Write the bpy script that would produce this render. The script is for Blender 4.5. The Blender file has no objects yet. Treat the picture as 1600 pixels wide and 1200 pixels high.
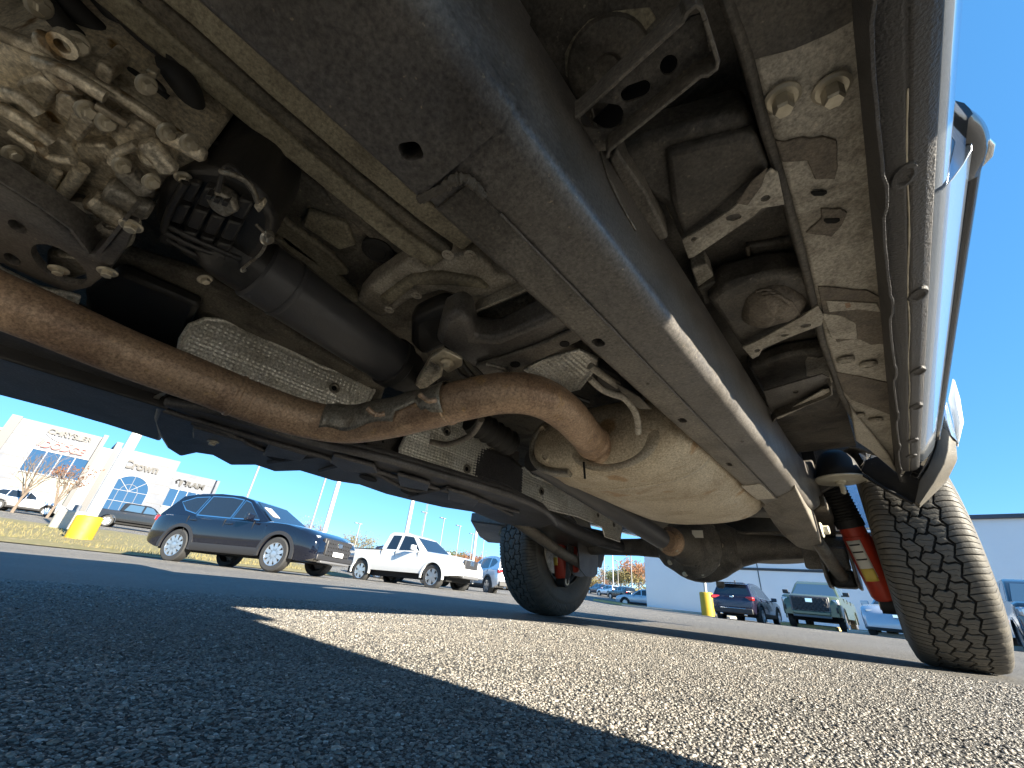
import bpy, bmesh, math, random
import numpy as np
from mathutils import Vector, Matrix
random.seed(7); rng = np.random.default_rng(7)
sc = bpy.context.scene
COL = sc.collection
R = math.radians
# ------------------------------------------------------------------ camera
FPX = 622.1423; YAW, PIT, ROL, CH = 0.752995, 0.4852876, -0.1016847, 0.09453
def _rot(a, b, c):
    return (Matrix.Rotation(a, 3, 'Z') @ Matrix.Rotation(b, 3, 'X') @ Matrix.Rotation(c, 3, 'Y'))
RM = _rot(YAW, PIT, ROL)
cam_d = bpy.data.cameras.new('camera'); cam = bpy.data.objects.new('camera', cam_d); COL.objects.link(cam)
cam_d.sensor_width = 36; cam_d.lens = FPX * 36 / 1600; cam_d.clip_start = .01; cam_d.clip_end = 3000
rt, fw, up = RM.col[0], RM.col[1], RM.col[2]
m4 = Matrix(((rt[0], up[0], -fw[0], 0), (rt[1], up[1], -fw[1], 0), (rt[2], up[2], -fw[2], CH), (0, 0, 0, 1)))
cam.matrix_world = m4
sc.camera = cam
# ------------------------------------------------------------------ sky, sun, exposure
SUN_EL = 21.0; SUN_AZ = 1.5      # azimuth counted from +X towards +Y, degrees
world = bpy.data.worlds.new('World'); sc.world = world; world.use_nodes = True
wn = world.node_tree.nodes; wl = world.node_tree.links
sky = wn.new('ShaderNodeTexSky'); sky.sky_type = 'NISHITA'; sky.sun_disc = False
sky.sun_elevation = R(SUN_EL); sky.sun_rotation = R(90 - SUN_AZ)
sky.air_density = .75; sky.dust_density = 0.0; sky.ozone_density = 6.0; sky.altitude = 1200
gm = wn.new('ShaderNodeGamma'); gm.inputs[1].default_value = .50; wl.new(sky.outputs[0], gm.inputs[0])       # clear, evenly deep winter blue
hs = wn.new('ShaderNodeHueSaturation'); hs.inputs['Saturation'].default_value = 1.46; wl.new(gm.outputs[0], hs.inputs['Color'])
wl.new(hs.outputs[0], wn['Background'].inputs[0]); wn['Background'].inputs[1].default_value = 0.095
sun_d = bpy.data.lights.new('sun', 'SUN'); sun_d.energy = 3.1; sun_d.angle = R(.53); sun_d.color = (1, .91, .75)
sun = bpy.data.objects.new('sun', sun_d); COL.objects.link(sun)
sv = Vector((math.cos(R(SUN_EL)) * math.cos(R(SUN_AZ)), math.cos(R(SUN_EL)) * math.sin(R(SUN_AZ)), math.sin(R(SUN_EL))))
sun.rotation_euler = sv.to_track_quat('Z', 'Y').to_euler(); sun.location = (30, 0, 20)
sc.view_settings.view_transform = 'Standard'; sc.view_settings.look = 'None'
sc.view_settings.exposure = 2.85; sc.view_settings.gamma = 1
sc.render.resolution_x = 1024; sc.render.resolution_y = 768
sc.cycles.max_bounces = 8; sc.cycles.diffuse_bounces = 5

# ------------------------------------------------------------------ pixel of the photograph -> point of the place
CAM = Vector((0, 0, CH))
def ray(px, py):
    return (rt * ((px - 800) / FPX) + fw + up * ((600 - py) / FPX)).normalized()
def uz(px, py, z): d = ray(px, py); return CAM + d * ((z - CH) / d.z)
def ux(px, py, x): d = ray(px, py); return CAM + d * (x / d.x)
def uy(px, py, y): d = ray(px, py); return CAM + d * (y / d.y)
def ground_z(x, y):
    return .010 * max(0, min(55, -x - 5)) + .055 * max(0, min(42, -x - 18))
def ug(px, dist):
    """point on the ground at horizontal distance dist along the bearing of column px (taken at the horizon)"""
    py = 848 + px * .1019
    d = ray(px, py); d = Vector((d.x, d.y, 0)).normalized() * dist
    return Vector((d.x, d.y, ground_z(d.x, d.y)))

# ------------------------------------------------------------------ materials
MATS = {}
def mat(name, col, rough=.5, metal=0., col2=None, nscale=20., namt=.5, bump=0., bscale=150., spec=.5, coat=0., detail=6., spots=None, grime=None):
    if name in MATS: return MATS[name]
    m = bpy.data.materials.new(name); m.use_nodes = True; n = m.node_tree.nodes; l = m.node_tree.links
    b = n['Principled BSDF']; b.inputs['Roughness'].default_value = rough; b.inputs['Metallic'].default_value = metal
    b.inputs['Base Color'].default_value = (*col, 1); b.inputs['Specular IOR Level'].default_value = spec
    b.inputs['Coat Weight'].default_value = coat; b.inputs['Coat Roughness'].default_value = .05
    tc = n.new('ShaderNodeTexCoord')
    last = None
    if col2:
        nt = n.new('ShaderNodeTexNoise'); nt.inputs['Scale'].default_value = nscale; nt.inputs['Detail'].default_value = detail; nt.inputs['Roughness'].default_value = .65
        l.new(tc.outputs['Object'], nt.inputs['Vector'])
        mr = n.new('ShaderNodeMapRange'); mr.inputs[1].default_value = .5 - .25 * (1 if namt <= 1 else 1 / namt); mr.inputs[2].default_value = .5 + .25 * (1 if namt <= 1 else 1 / namt)
        mr.inputs[4].default_value = min(1, namt) if namt < 1 else 1
        l.new(nt.outputs[0], mr.inputs[0])
        mx = n.new('ShaderNodeMix'); mx.data_type = 'RGBA'; mx.inputs[6].default_value = (*col, 1); mx.inputs[7].default_value = (*col2, 1)
        l.new(mr.outputs[0], mx.inputs[0]); last = mx.outputs[2]
        rr = n.new('ShaderNodeMapRange'); rr.inputs[3].default_value = max(.05, rough - .12); rr.inputs[4].default_value = min(1, rough + .15)
        l.new(nt.outputs[0], rr.inputs[0]); l.new(rr.outputs[0], b.inputs['Roughness'])
    if spots:
        c3, sscale, thr = spots
        ns = n.new('ShaderNodeTexNoise'); ns.inputs['Scale'].default_value = sscale; ns.inputs['Detail'].default_value = 3
        l.new(tc.outputs['Object'], ns.inputs['Vector'])
        ms = n.new('ShaderNodeMapRange'); ms.inputs[1].default_value = thr; ms.inputs[2].default_value = thr + .06
        l.new(ns.outputs[0], ms.inputs[0])
        m2 = n.new('ShaderNodeMix'); m2.data_type = 'RGBA'; m2.inputs[7].default_value = (*c3, 1)
        if last: l.new(last, m2.inputs[6])
        else: m2.inputs[6].default_value = (*col, 1)
        l.new(ms.outputs[0], m2.inputs[0]); last = m2.outputs[2]
    if grime:                       # caked road dirt in ragged patches, plus fine speckle
        gc, gs, amt = grime
        ng = n.new('ShaderNodeTexNoise'); ng.inputs['Scale'].default_value = gs; ng.inputs['Detail'].default_value = 12; ng.inputs['Roughness'].default_value = .72; ng.inputs['Distortion'].default_value = .6
        l.new(tc.outputs['Object'], ng.inputs['Vector'])
        mg = n.new('ShaderNodeMapRange'); mg.inputs[1].default_value = .47; mg.inputs[2].default_value = .62; mg.inputs[4].default_value = amt; l.new(ng.outputs[0], mg.inputs[0])
        m5 = n.new('ShaderNodeMix'); m5.data_type = 'RGBA'; m5.inputs[7].default_value = (*gc, 1); l.new(mg.outputs[0], m5.inputs[0])
        if last: l.new(last, m5.inputs[6])
        else: m5.inputs[6].default_value = (*col, 1)
        nf = n.new('ShaderNodeTexNoise'); nf.inputs['Scale'].default_value = 210; nf.inputs['Detail'].default_value = 6; nf.inputs['Roughness'].default_value = .7; l.new(tc.outputs['Object'], nf.inputs['Vector'])
        mf = n.new('ShaderNodeMapRange'); mf.inputs[1].default_value = .32; mf.inputs[2].default_value = .68; mf.inputs[3].default_value = .50; mf.inputs[4].default_value = 1.45; l.new(nf.outputs[0], mf.inputs[0])
        m6 = n.new('ShaderNodeMix'); m6.data_type = 'RGBA'; m6.blend_type = 'MULTIPLY'; m6.inputs[0].default_value = 1; l.new(m5.outputs[2], m6.inputs[6]); l.new(mf.outputs[0], m6.inputs[7]); last = m6.outputs[2]
    if last: l.new(last, b.inputs['Base Color'])
    if bump:
        nb = n.new('ShaderNodeTexNoise'); nb.inputs['Scale'].default_value = bscale; nb.inputs['Detail'].default_value = 5
        l.new(tc.outputs['Object'], nb.inputs['Vector'])
        bp = n.new('ShaderNodeBump'); bp.inputs['Strength'].default_value = bump; bp.inputs['Distance'].default_value = .01 if bscale < 60 else .003
        l.new(nb.outputs[0], bp.inputs['Height']); l.new(bp.outputs[0], b.inputs['Normal'])
    MATS[name] = m
    return m
DUST = (.30, .25, .18)
GR = (.045, .038, .030)
mat('frame_black', (.095, .090, .088), .33, 0, (.16, .145, .125), 9, .9, .15, 260, spots=(DUST, 150, .69), grime=(GR, 7, .55))
mat('frame_dusty', (.125, .115, .10), .5, 0, (.21, .185, .15), 12, .9, .3, 220, spots=(DUST, 120, .68), grime=(GR, 9, .6))
mat('weld', (.14, .125, .10), .7, 0, (.08, .07, .06), 60, .9, .9, 240)
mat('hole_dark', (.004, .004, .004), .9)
mat('ecoat_tan', (.47, .43, .36), .5, 0, (.33, .30, .245), 14, .9, .25, 160, spots=((.58, .53, .43), 70, .69), grime=((.15, .125, .09), 8, .7))
mat('ecoat_olive', (.37, .335, .24), .55, 0, (.24, .21, .15), 18, .9, .3, 160, spots=((.45, .40, .28), 90, .70), grime=((.10, .085, .06), 9, .7))
mat('floor_dark', (.125, .118, .10), .7, 0, (.22, .19, .145), 10, .9, .7, 70, spots=((.30, .26, .19), 110, .66), grime=((.04, .034, .027), 8, .8))
mat('undercoat', (.070, .066, .060), .5, 0, (.145, .125, .098), 14, .9, 1., 60, spots=((.27, .235, .18), 130, .68), grime=((.03, .026, .022), 9, .7))
mat('sealant', (.12, .10, .08), .6, 0, (.22, .185, .14), 30, .9, 1., 90, grime=((.05, .042, .033), 12, .6))
mat('alu_cast', (.78, .71, .57), .36, .45, (.50, .43, .31), 26, .9, .25, 140, spots=((.26, .165, .07), 22, .60), grime=((.13, .10, .065), 16, .75))
mat('alu_dark', (.40, .375, .32), .34, .5, (.22, .195, .155), 40, .9, .4, 150, grime=((.08, .065, .045), 18, .6))
mat('steel_bolt', (.62, .57, .46), .36, .55, (.36, .31, .22), 80, .8)
mat('steel_bright', (.62, .60, .54), .3, 1.)
mat('black_plastic', (.018, .018, .019), .38, 0, (.042, .039, .035), 30, .8, .2, 200, spots=((.12, .11, .08), 120, .72))
mat('black_rubber', (.014, .014, .014), .65, 0, (.03, .028, .026), 30, .8)
mat('shaft_black', (.055, .056, .062), .38, .1, (.085, .083, .084), 18, .8, .15, 250, spots=((.12, .11, .09), 180, .74))
mat('shield_alu', (.88, .87, .82), .30, .35, (.74, .71, .62), 11, .9, .3, 160, grime=((.44, .40, .31), 7, .5))
mat('rust_pipe', (.45, .315, .205), .45, .3, (.31, .20, .13), 18, .9, .6, 140, spots=((.44, .29, .15), 30, .63), grime=((.16, .095, .06), 10, .6))
mat('muffler_steel', (.54, .47, .355), .5, .15, (.42, .36, .265), 6, .9, .3, 120, spots=((.36, .24, .13), 9, .62), grime=((.30, .225, .14), 6, .6))
mat('skid_black', (.05, .05, .057), .42, 0, (.10, .096, .094), 14, .9, .3, 150, spots=((.22, .2, .16), 150, .69), grime=((.024, .023, .023), 8, .6))
mat('tyre_rubber', (.060, .057, .052), .62, 0, (.12, .108, .087), 30, .9, .35, 240, spots=((.12, .105, .08), 200, .72))
mat('tyre_groove', (.010, .010, .010), .8)
mat('shock_red', (.52, .045, .018), .4, 0, (.36, .05, .028), 30, .8)
mat('yellow_label', (.75, .55, .10), .5)
mat('white_label', (.7, .68, .6), .5)
mat('white_paint', (.80, .81, .82), .12, 0, coat=.8)
mat('silver_paint', (.50, .56, .64), .16, .75, coat=.7)
mat('arch_plastic', (.10, .095, .085), .5, 0, (.16, .14, .11), 30, .8, .3, 200)
mat('bright_white', (.8, .8, .78), .25, coat=.5)
mat('zinc_disc', (.66, .63, .52), .4, .2, (.5, .46, .36), 40, .8)
mat('rocker_black', (.075, .072, .072), .55, 0, (.115, .108, .10), 25, .8, 1., 300, spots=((.17, .16, .15), 150, .74))
mat('gloss_black', (.008, .008, .009), .1, coat=.6)
mat('chrome', (.78, .78, .78), .08, 1.)

# ------------------------------------------------------------------ mesh helpers
class MB:
    def __init__(s): s.v = []; s.f = []
    def poly(s, pts, off):
        n = len(pts); b = len(s.v); off = Vector(off)
        s.v += [Vector(p) for p in pts] + [Vector(p) + off for p in pts]
        s.f.append(list(range(b, b + n))); s.f.append(list(range(b + 2 * n - 1, b + n - 1, -1)))
        for i in range(n):
            j = (i + 1) % n; s.f.append([b + j, b + i, b + n + i, b + n + j])
        return s
    def box(s, c, size, rot=None):
        c = Vector(c); x, y, z = [q / 2 for q in size]; b = len(s.v)
        for dx, dy, dz in ((-1, -1, -1), (1, -1, -1), (1, 1, -1), (-1, 1, -1), (-1, -1, 1), (1, -1, 1), (1, 1, 1), (-1, 1, 1)):
            p = Vector((dx * x, dy * y, dz * z)); s.v.append(c + (rot @ p if rot else p))
        for f in ((3, 2, 1, 0), (4, 5, 6, 7), (0, 1, 5, 4), (1, 2, 6, 5), (2, 3, 7, 6), (3, 0, 4, 7)): s.f.append([b + i for i in f])
        return s
    def loft(s, rings, closed=True, caps=True):
        b = len(s.v); n = len(rings[0])
        for r in rings: s.v += [Vector(p) for p in r]
        for i in range(len(rings) - 1):
            for j in range(n if closed else n - 1):
                k = (j + 1) % n; s.f.append([b + i * n + j, b + i * n + k, b + (i + 1) * n + k, b + (i + 1) * n + j])
        if caps and closed:
            s.f.append([b + j for j in range(n - 1, -1, -1)]); e = b + (len(rings) - 1) * n; s.f.append([e + j for j in range(n)])
        return s
    def tube(s, path, r, seg=16, caps=True, arc=None):
        P = [Vector(p) for p in path]; n = len(P); rr = r if hasattr(r, '__len__') else [r] * n
        rings = []; ref = None
        for i in range(n):
            t = (P[min(i + 1, n - 1)] - P[max(i - 1, 0)]).normalized()
            if ref is None:
                ref = Vector((0, 0, 1)) if abs(t.z) < .9 else Vector((1, 0, 0))
            u = (ref - t * ref.dot(t)).normalized(); w = t.cross(u); ref = u
            if arc:
                a0, a1 = arc; rings.append([P[i] + (u * math.cos(a0 + (a1 - a0) * k / seg) + w * math.sin(a0 + (a1 - a0) * k / seg)) * rr[i] for k in range(seg + 1)])
            else:
                rings.append([P[i] + (u * math.cos(2 * math.pi * k / seg) + w * math.sin(2 * math.pi * k / seg)) * rr[i] for k in range(seg)])
        return s.loft(rings, closed=not arc, caps=caps and not arc)
    def lathe(s, prof, o, axis, seg=24, caps=True):
        """prof: (radius, height along the axis)"""
        o = Vector(o); a = Vector(axis).normalized(); ref = Vector((0, 0, 1)) if abs(a.z) < .9 else Vector((1, 0, 0))
        u = (ref - a * ref.dot(a)).normalized(); w = a.cross(u)
        return s.loft([[o + a * h + (u * math.cos(2 * math.pi * k / seg) + w * math.sin(2 * math.pi * k / seg)) * max(r, 1e-4) for k in range(seg)] for r, h in prof], caps=caps)
    def build(s, name, m, parent=None, bevel=0, seg=2, smooth=35, solid=0, sub=0):
        me = bpy.data.meshes.new(name); me.from_pydata([tuple(p) for p in s.v], [], s.f)
        bm = bmesh.new(); bm.from_mesh(me); bmesh.ops.recalc_face_normals(bm, faces=bm.faces); bm.to_mesh(me); bm.free()
        return link(name, me, m, parent, bevel, seg, smooth, solid, sub)
def link(name, me, m, parent=None, bevel=0, seg=2, smooth=35, solid=0, sub=0):
    o = bpy.data.objects.new(name, me); COL.objects.link(o)
    if m: me.materials.append(MATS[m] if isinstance(m, str) else m)
    if smooth: me.shade_smooth(); me.set_sharp_from_angle(angle=R(smooth))
    if parent is not None:
        o.parent = parent; o.matrix_parent_inverse = PINV(parent)
    if solid: d = o.modifiers.new('solid', 'SOLIDIFY'); d.thickness = solid; d.offset = 0
    if bevel: d = o.modifiers.new('bevel', 'BEVEL'); d.width = bevel; d.segments = seg; d.limit_method = 'ANGLE'; d.angle_limit = R(35); d.harden_normals = False
    if sub: d = o.modifiers.new('sub', 'SUBSURF'); d.levels = sub; d.render_levels = sub
    return o
def world_mat(o):
    m = Matrix.LocRotScale(o.location, o.rotation_euler, o.scale)
    return world_mat(o.parent) @ o.matrix_parent_inverse @ m if o.parent else m
def PINV(parent): return world_mat(parent).inverted()
def thing(name, label, cat, loc=(0, 0, 0), rotz=0, group=None):
    o = bpy.data.objects.new(name, None); COL.objects.link(o); o.location = loc; o.rotation_euler = (0, 0, rotz)
    o['label'] = label; o['category'] = cat
    if group: o['group'] = group
    o.empty_display_size = .1
    return o
def tag(o, label, cat, group=None):
    o['label'] = label; o['category'] = cat
    if group: o['group'] = group
    return o
def smooth_path(pts, n=8):
    P = [Vector(p) for p in pts]; out = []
    for i in range(len(P) - 1):
        p0 = P[max(i - 1, 0)]; p1 = P[i]; p2 = P[i + 1]; p3 = P[min(i + 2, len(P) - 1)]
        for k in range(n):
            t = k / n
            out.append(.5 * ((2 * p1) + (p2 - p0) * t + (2 * p0 - 5 * p1 + 4 * p2 - p3) * t * t + (3 * p1 - p0 - 3 * p2 + p3) * t ** 3))
    out.append(P[-1]); return out
def slab(name, pxs, z, h, m, parent, bevel=.003, seg=2):
    """plate whose underside outline is given by photograph pixels on a level at height z; (px,py) or (px,py,z)"""
    pts = [uz(p[0], p[1], p[2] if len(p) > 2 else z) for p in pxs]
    return MB().poly(pts, (0, 0, h)).build(name, m, parent, bevel, seg)
def holes_in(o, cutters):
    """cut real openings: cutters is a list of MB"""
    for c in cutters:
        me = bpy.data.meshes.new('cut'); me.from_pydata([tuple(p) for p in c.v], [], c.f)
        bm = bmesh.new(); bm.from_mesh(me); bmesh.ops.recalc_face_normals(bm, faces=bm.faces); bm.to_mesh(me); bm.free()
        co = bpy.data.objects.new('cut', me); COL.objects.link(co)
        d = o.modifiers.new('b', 'BOOLEAN'); d.operation = 'DIFFERENCE'; d.object = co; d.solver = 'EXACT'
    bpy.context.view_layer.update()
    dg = bpy.context.evaluated_depsgraph_get()
    me = bpy.data.meshes.new_from_object(o.evaluated_get(dg))
    for d in list(o.modifiers): o.modifiers.remove(d)
    o.data = me
    for c in [x for x in bpy.data.objects if x.name.startswith('cut')]: bpy.data.objects.remove(c)
    me.shade_smooth(); me.set_sharp_from_angle(angle=R(35))
def ell(c, rx, ry, n=20, rot=0.):
    c = Vector(c); return [c + Vector((math.cos(rot) * rx * math.cos(a) - math.sin(rot) * ry * math.sin(a), math.sin(rot) * rx * math.cos(a) + math.cos(rot) * ry * math.sin(a), 0)) for a in [2 * math.pi * k / n for k in range(n)]]
def slot(c, lx, ly, r, n=6, rot=0.):
    """rounded rectangle outline, half sizes lx, ly, corner radius r"""
    out = []
    for sx, sy, a0 in ((1, 1, 0), (-1, 1, 90), (-1, -1, 180), (1, -1, 270)):
        for k in range(n + 1):
            a = R(a0 + 90 * k / n); x = sx * (lx - r) + r * math.cos(a); y = sy * (ly - r) + r * math.sin(a)
            out.append(Vector(c) + Vector((x * math.cos(rot) - y * math.sin(rot), x * math.sin(rot) + y * math.cos(rot), 0)))
    return out
def hexbolt(c, axis, r, parent, m='steel_bolt', h=None, name='bolt', flange=True):
    h = h or r * 1.1; a = Vector(axis).normalized(); b = MB()
    if flange: b.lathe([(r * 1.75, 0), (r * 1.75, r * .18), (r * 1.45, r * .38), (r * .9, r * .4)], c, a, 18)
    b.lathe([(r, r * .2), (r, r * .2 + h * .85), (r * .82, r * .2 + h)], c, a, 6)
    return b.build(name, m, parent, 0, smooth=25)

# ================================================================== GROUND
def asphalt_mat():
    m = bpy.data.materials.new('asphalt'); m.use_nodes = True; n = m.node_tree.nodes; l = m.node_tree.links; b = n['Principled BSDF']
    tc = n.new('ShaderNodeTexCoord')
    v = n.new('ShaderNodeTexVoronoi'); v.inputs['Scale'].default_value = 240; l.new(tc.outputs['Object'], v.inputs['Vector'])
    e = n.new('ShaderNodeTexVoronoi'); e.feature = 'DISTANCE_TO_EDGE'; e.inputs['Scale'].default_value = 240; l.new(tc.outputs['Object'], e.inputs['Vector'])
    r = n.new('ShaderNodeValToRGB'); cr = r.color_ramp
    cr.elements[0].position = 0; cr.elements[0].color = (0.072, 0.069, 0.065, 1); cr.elements[1].position = 1; cr.elements[1].color = (0.392, 0.372, 0.336, 1)
    for p, c in ((.3, (0.126, 0.120, 0.109, 1)), (.6, (0.218, 0.204, 0.182, 1)), (.85, (0.295, 0.278, 0.245, 1))):
        x = cr.elements.new(p); x.color = c
    l.new(v.outputs['Color'], r.inputs[0])
    k = n.new('ShaderNodeValToRGB'); k.color_ramp.elements[0].position = .02; k.color_ramp.elements[0].color = (.10, .10, .10, 1); k.color_ramp.elements[1].position = .16; k.color_ramp.elements[1].color = (1, 1, 1, 1)
    l.new(e.outputs['Distance'], k.inputs[0])
    mu = n.new('ShaderNodeMix'); mu.data_type = 'RGBA'; mu.blend_type = 'MULTIPLY'; mu.inputs[0].default_value = .9
    l.new(r.outputs[0], mu.inputs[6]); l.new(k.outputs[0], mu.inputs[7])
    big = n.new('ShaderNodeTexNoise'); big.inputs['Scale'].default_value = .35; big.inputs['Detail'].default_value = 8; l.new(tc.outputs['Object'], big.inputs['Vector'])
    bm_ = n.new('ShaderNodeMapRange'); bm_.inputs[1].default_value = .3; bm_.inputs[2].default_value = .7; bm_.inputs[3].default_value = .78; bm_.inputs[4].default_value = 1.12; l.new(big.outputs[0], bm_.inputs[0])
    m3 = n.new('ShaderNodeMix'); m3.data_type = 'RGBA'; m3.blend_type = 'MULTIPLY'; m3.inputs[0].default_value = 1; l.new(mu.outputs[2], m3.inputs[6]); l.new(bm_.outputs[0], m3.inputs[7])
    l.new(m3.outputs[2], b.inputs['Base Color']); b.inputs['Roughness'].default_value = .75
    bp = n.new('ShaderNodeBump'); bp.inputs['Distance'].default_value = .004; bp.inputs['Strength'].default_value = .8; l.new(k.outputs[0], bp.inputs['Height']); l.new(bp.outputs[0], b.inputs['Normal'])
    MATS['asphalt'] = m
asphalt_mat()
xs = [250, 3, -5, -18, -60, -700]; ys = [-400, -30, 0, 10, 40, 700]
b = MB(); b.v = [Vector((x, y, ground_z(x, y))) for x in xs for y in ys]
b.f = [[i * 6 + j, i * 6 + j + 1, (i + 1) * 6 + j + 1, (i + 1) * 6 + j] for i in range(5) for j in range(5)]
lot = b.build('asphalt_lot', 'asphalt', smooth=0); lot['kind'] = 'structure'
for p in lot.data.polygons:
    if p.normal.z < 0: p.flip()
# loose aggregate standing proud of the binder near the lens
def aggregate():
    m = bpy.data.materials.new('aggregate'); m.use_nodes = True; n = m.node_tree.nodes; l = m.node_tree.links; bs = n['Principled BSDF']
    a = n.new('ShaderNodeAttribute'); a.attribute_name = 'tone'
    r = n.new('ShaderNodeValToRGB'); cr = r.color_ramp; cr.elements[0].color = (0.042, 0.041, 0.039, 1); cr.elements[1].color = (0.505, 0.484, 0.446, 1)
    for p, c in ((.22, (0.101, 0.094, 0.087, 1)), (.45, (0.195, 0.183, 0.162, 1)), (.72, (0.289, 0.271, 0.239, 1)), (.9, (0.315, 0.262, 0.208, 1))):
        x = cr.elements.new(p); x.color = c
    l.new(a.outputs['Fac'], r.inputs[0])
    tc = n.new('ShaderNodeTexCoord'); nt = n.new('ShaderNodeTexNoise'); nt.inputs['Scale'].default_value = 900; l.new(tc.outputs['Object'], nt.inputs['Vector'])
    mr = n.new('ShaderNodeMapRange'); mr.inputs[3].default_value = .6; mr.inputs[4].default_value = 1.3; l.new(nt.outputs[0], mr.inputs[0])
    mx = n.new('ShaderNodeMix'); mx.data_type = 'RGBA'; mx.blend_type = 'MULTIPLY'; mx.inputs[0].default_value = 1
    l.new(r.outputs[0], mx.inputs[6]); l.new(mr.outputs[0], mx.inputs[7]); l.new(mx.outputs[2], bs.inputs['Base Color'])
    bs.inputs['Roughness'].default_value = .36
    bm = bmesh.new(); bmesh.ops.create_icosphere(bm, subdivisions=1, radius=1); V0 = np.array([v.co[:] for v in bm.verts]); F0 = np.array([[v.index for v in f.verts] for f in bm.faces]); bm.free()
    V1 = np.array([(1, 0, 0), (-1, 0, 0), (0, 1, 0), (0, -1, 0), (0, 0, 1), (0, 0, -1)], float); F1 = np.array([(0, 2, 4), (2, 1, 4), (1, 3, 4), (3, 0, 4), (2, 0, 5), (1, 2, 5), (3, 1, 5), (0, 3, 5)])
    VV, FF, TT, off = [], [], [], 0
    for r0, r1, dens, V_, F_, k in ((.09, .62, 115000, V0, F0, 1.), (.62, 1.25, 62000, V1, F1, 1.25), (1.25, 2.0, 26000, V1, F1, 1.7)):
        N = int(.5 * (r1 * r1 - r0 * r0) * R(135) * dens)
        rr = np.sqrt(rng.uniform(r0 * r0, r1 * r1, N)); th = rng.uniform(R(-18), R(117), N)
        P = np.stack([-rr * np.sin(th), rr * np.cos(th)], 1)
        s = rng.uniform(.0008, .00185, N) * k * (1 + .6 * (rng.random(N) < .12))
        shp = V_[None] * (1 + rng.uniform(-.28, .28, (N, len(V_), 1)))
        shp = shp * (s[:, None] * rng.uniform(.75, 1.35, (N, 3)) * np.array([1, 1, .52]))[:, None, :]
        a = rng.uniform(0, 6.28, N); c, sn = np.cos(a)[:, None], np.sin(a)[:, None]
        X = shp[..., 0] * c - shp[..., 1] * sn; Y = shp[..., 0] * sn + shp[..., 1] * c; Z = shp[..., 2] + X * 0
        V = np.stack([X + P[:, :1], Y + P[:, 1:], Z + (s * rng.uniform(-.22, .30, N))[:, None]], -1).reshape(-1, 3)
        VV.append(V); FF.append((F_[None] + (np.arange(N) * len(V_))[:, None, None]).reshape(-1, 3) + off); off += len(V)
        TT.append(np.repeat(np.clip(rng.normal(.5, .24, N), 0, 1), len(V_)))
    V = np.concatenate(VV); F = np.concatenate(FF); TONE = np.concatenate(TT)
    me = bpy.data.meshes.new('asphalt_aggregate'); me.vertices.add(len(V)); me.vertices.foreach_set('co', V.astype(np.float32).ravel())
    me.loops.add(F.size); me.loops.foreach_set('vertex_index', F.astype(np.int32).ravel()); me.polygons.add(len(F)); me.polygons.foreach_set('loop_start', np.arange(0, F.size, 3, dtype=np.int32))
    me.update(); at = me.attributes.new('tone', 'FLOAT', 'POINT'); at.data.foreach_set('value', TONE.astype(np.float32))
    me.validate(); me.materials.append(m); o = bpy.data.objects.new('asphalt_aggregate', me); COL.objects.link(o)
    o['kind'] = 'stuff'; o['label'] = 'coarse tan and grey stone chips of the asphalt near the lens'; o['category'] = 'gravel'
aggregate()

# ================================================================== THE TRUCK OVERHEAD
truck = thing('pickup_truck', 'white pickup truck seen from beneath with black frame, rusty exhaust and red shock absorbers', 'pickup truck', (-.81, .6, 0))
T = truck
# ---- body floor, high above everything
def rect(x0, x1, y0, y1, z): return [(x0, y0, z), (x1, y0, z), (x1, y1, z), (x0, y1, z)]
fl = MB().poly(rect(-1.72, -.02, -2.0, 1.95, .745), (0, 0, .02)).build('floor_pan', 'floor_dark', T)
MB().poly(rect(-1.72, -.1, 1.95, 4.2, .80), (0, 0, .02)).build('bed_floor', 'floor_dark', T)
# tunnel side walls: long pressings on either side of the shaft
for x0, x1, z in ((-.565, -.50, .70),):
    MB().poly(rect(x0, x1, -1.9, 1.2, z), (0, 0, .05)).build('floor_rib', 'floor_dark', T, .012)
# ---- near frame rail
def rail_section(xi, xo, z0, z1, ro=.024, ri=.009, grow=0.):
    pts = []
    xi -= grow; xo += grow; z0 -= grow; z1 += grow
    def corner(cx, cz, r, a0, a1, n=6):
        for k in range(n + 1):
            a = R(a0 + (a1 - a0) * k / n); pts.append((cx + r * math.cos(a), cz + r * math.sin(a)))
    corner(xo - ro, z0 + ro, ro, 270, 360); corner(xo - ri, z1 - ri, ri, 0, 90, 3); corner(xi + ri, z1 - ri, ri, 90, 180, 3); corner(xi + ri, z0 + ri, ri, 180, 270, 3)
    return pts
def rail(name, mirror=False, parent=T):
    f = (lambda x: -1.62 - x) if mirror else (lambda x: x)
    rings = []
    for y, dz, sh in ((-2.2, 0, 0), (-.6, 0, 0), (.1, 0, 0), (1.0, 0, 0), (1.5, 0, .0), (1.72, .003, .002), (1.86, .02, .004), (2.0, .06, .008), (2.15, .12, .012), (2.35, .17, .012), (2.8, .18, .012), (4.2, .16, .012)):
        rings.append([(f(x + sh), y, z + dz) for x, z in rail_section(-.275, -.147, .45, .632)])
    return MB().loft(rings).build(name, 'frame_black', parent)
fr = rail('frame_rail')
H = lambda px, py, lx, ly, r, rot=0: MB().poly([v - Vector((0, 0, .03)) for v in slot(uz(px, py, .45), lx, ly, r, rot=rot)], (0, 0, .14))
holes_in(fr, [H(643, 233, .011, .0085, .006, .5), H(935, 533, .0085, .012, .008), H(1066, 655, .0075, .013, .007), H(1139, 724, .006, .015, .006), H(1224, 790, .012, .022, .004)])
for a in range(1):
    pass
# near-black sheet added inside: the hollow's shade is in its colour, behind the openings
MB().poly(rect(-.262, -.165, -1.2, 1.7, .49), (0, 0, .004)).build('rail_shade_sheet', 'hole_dark', fr)
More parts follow.
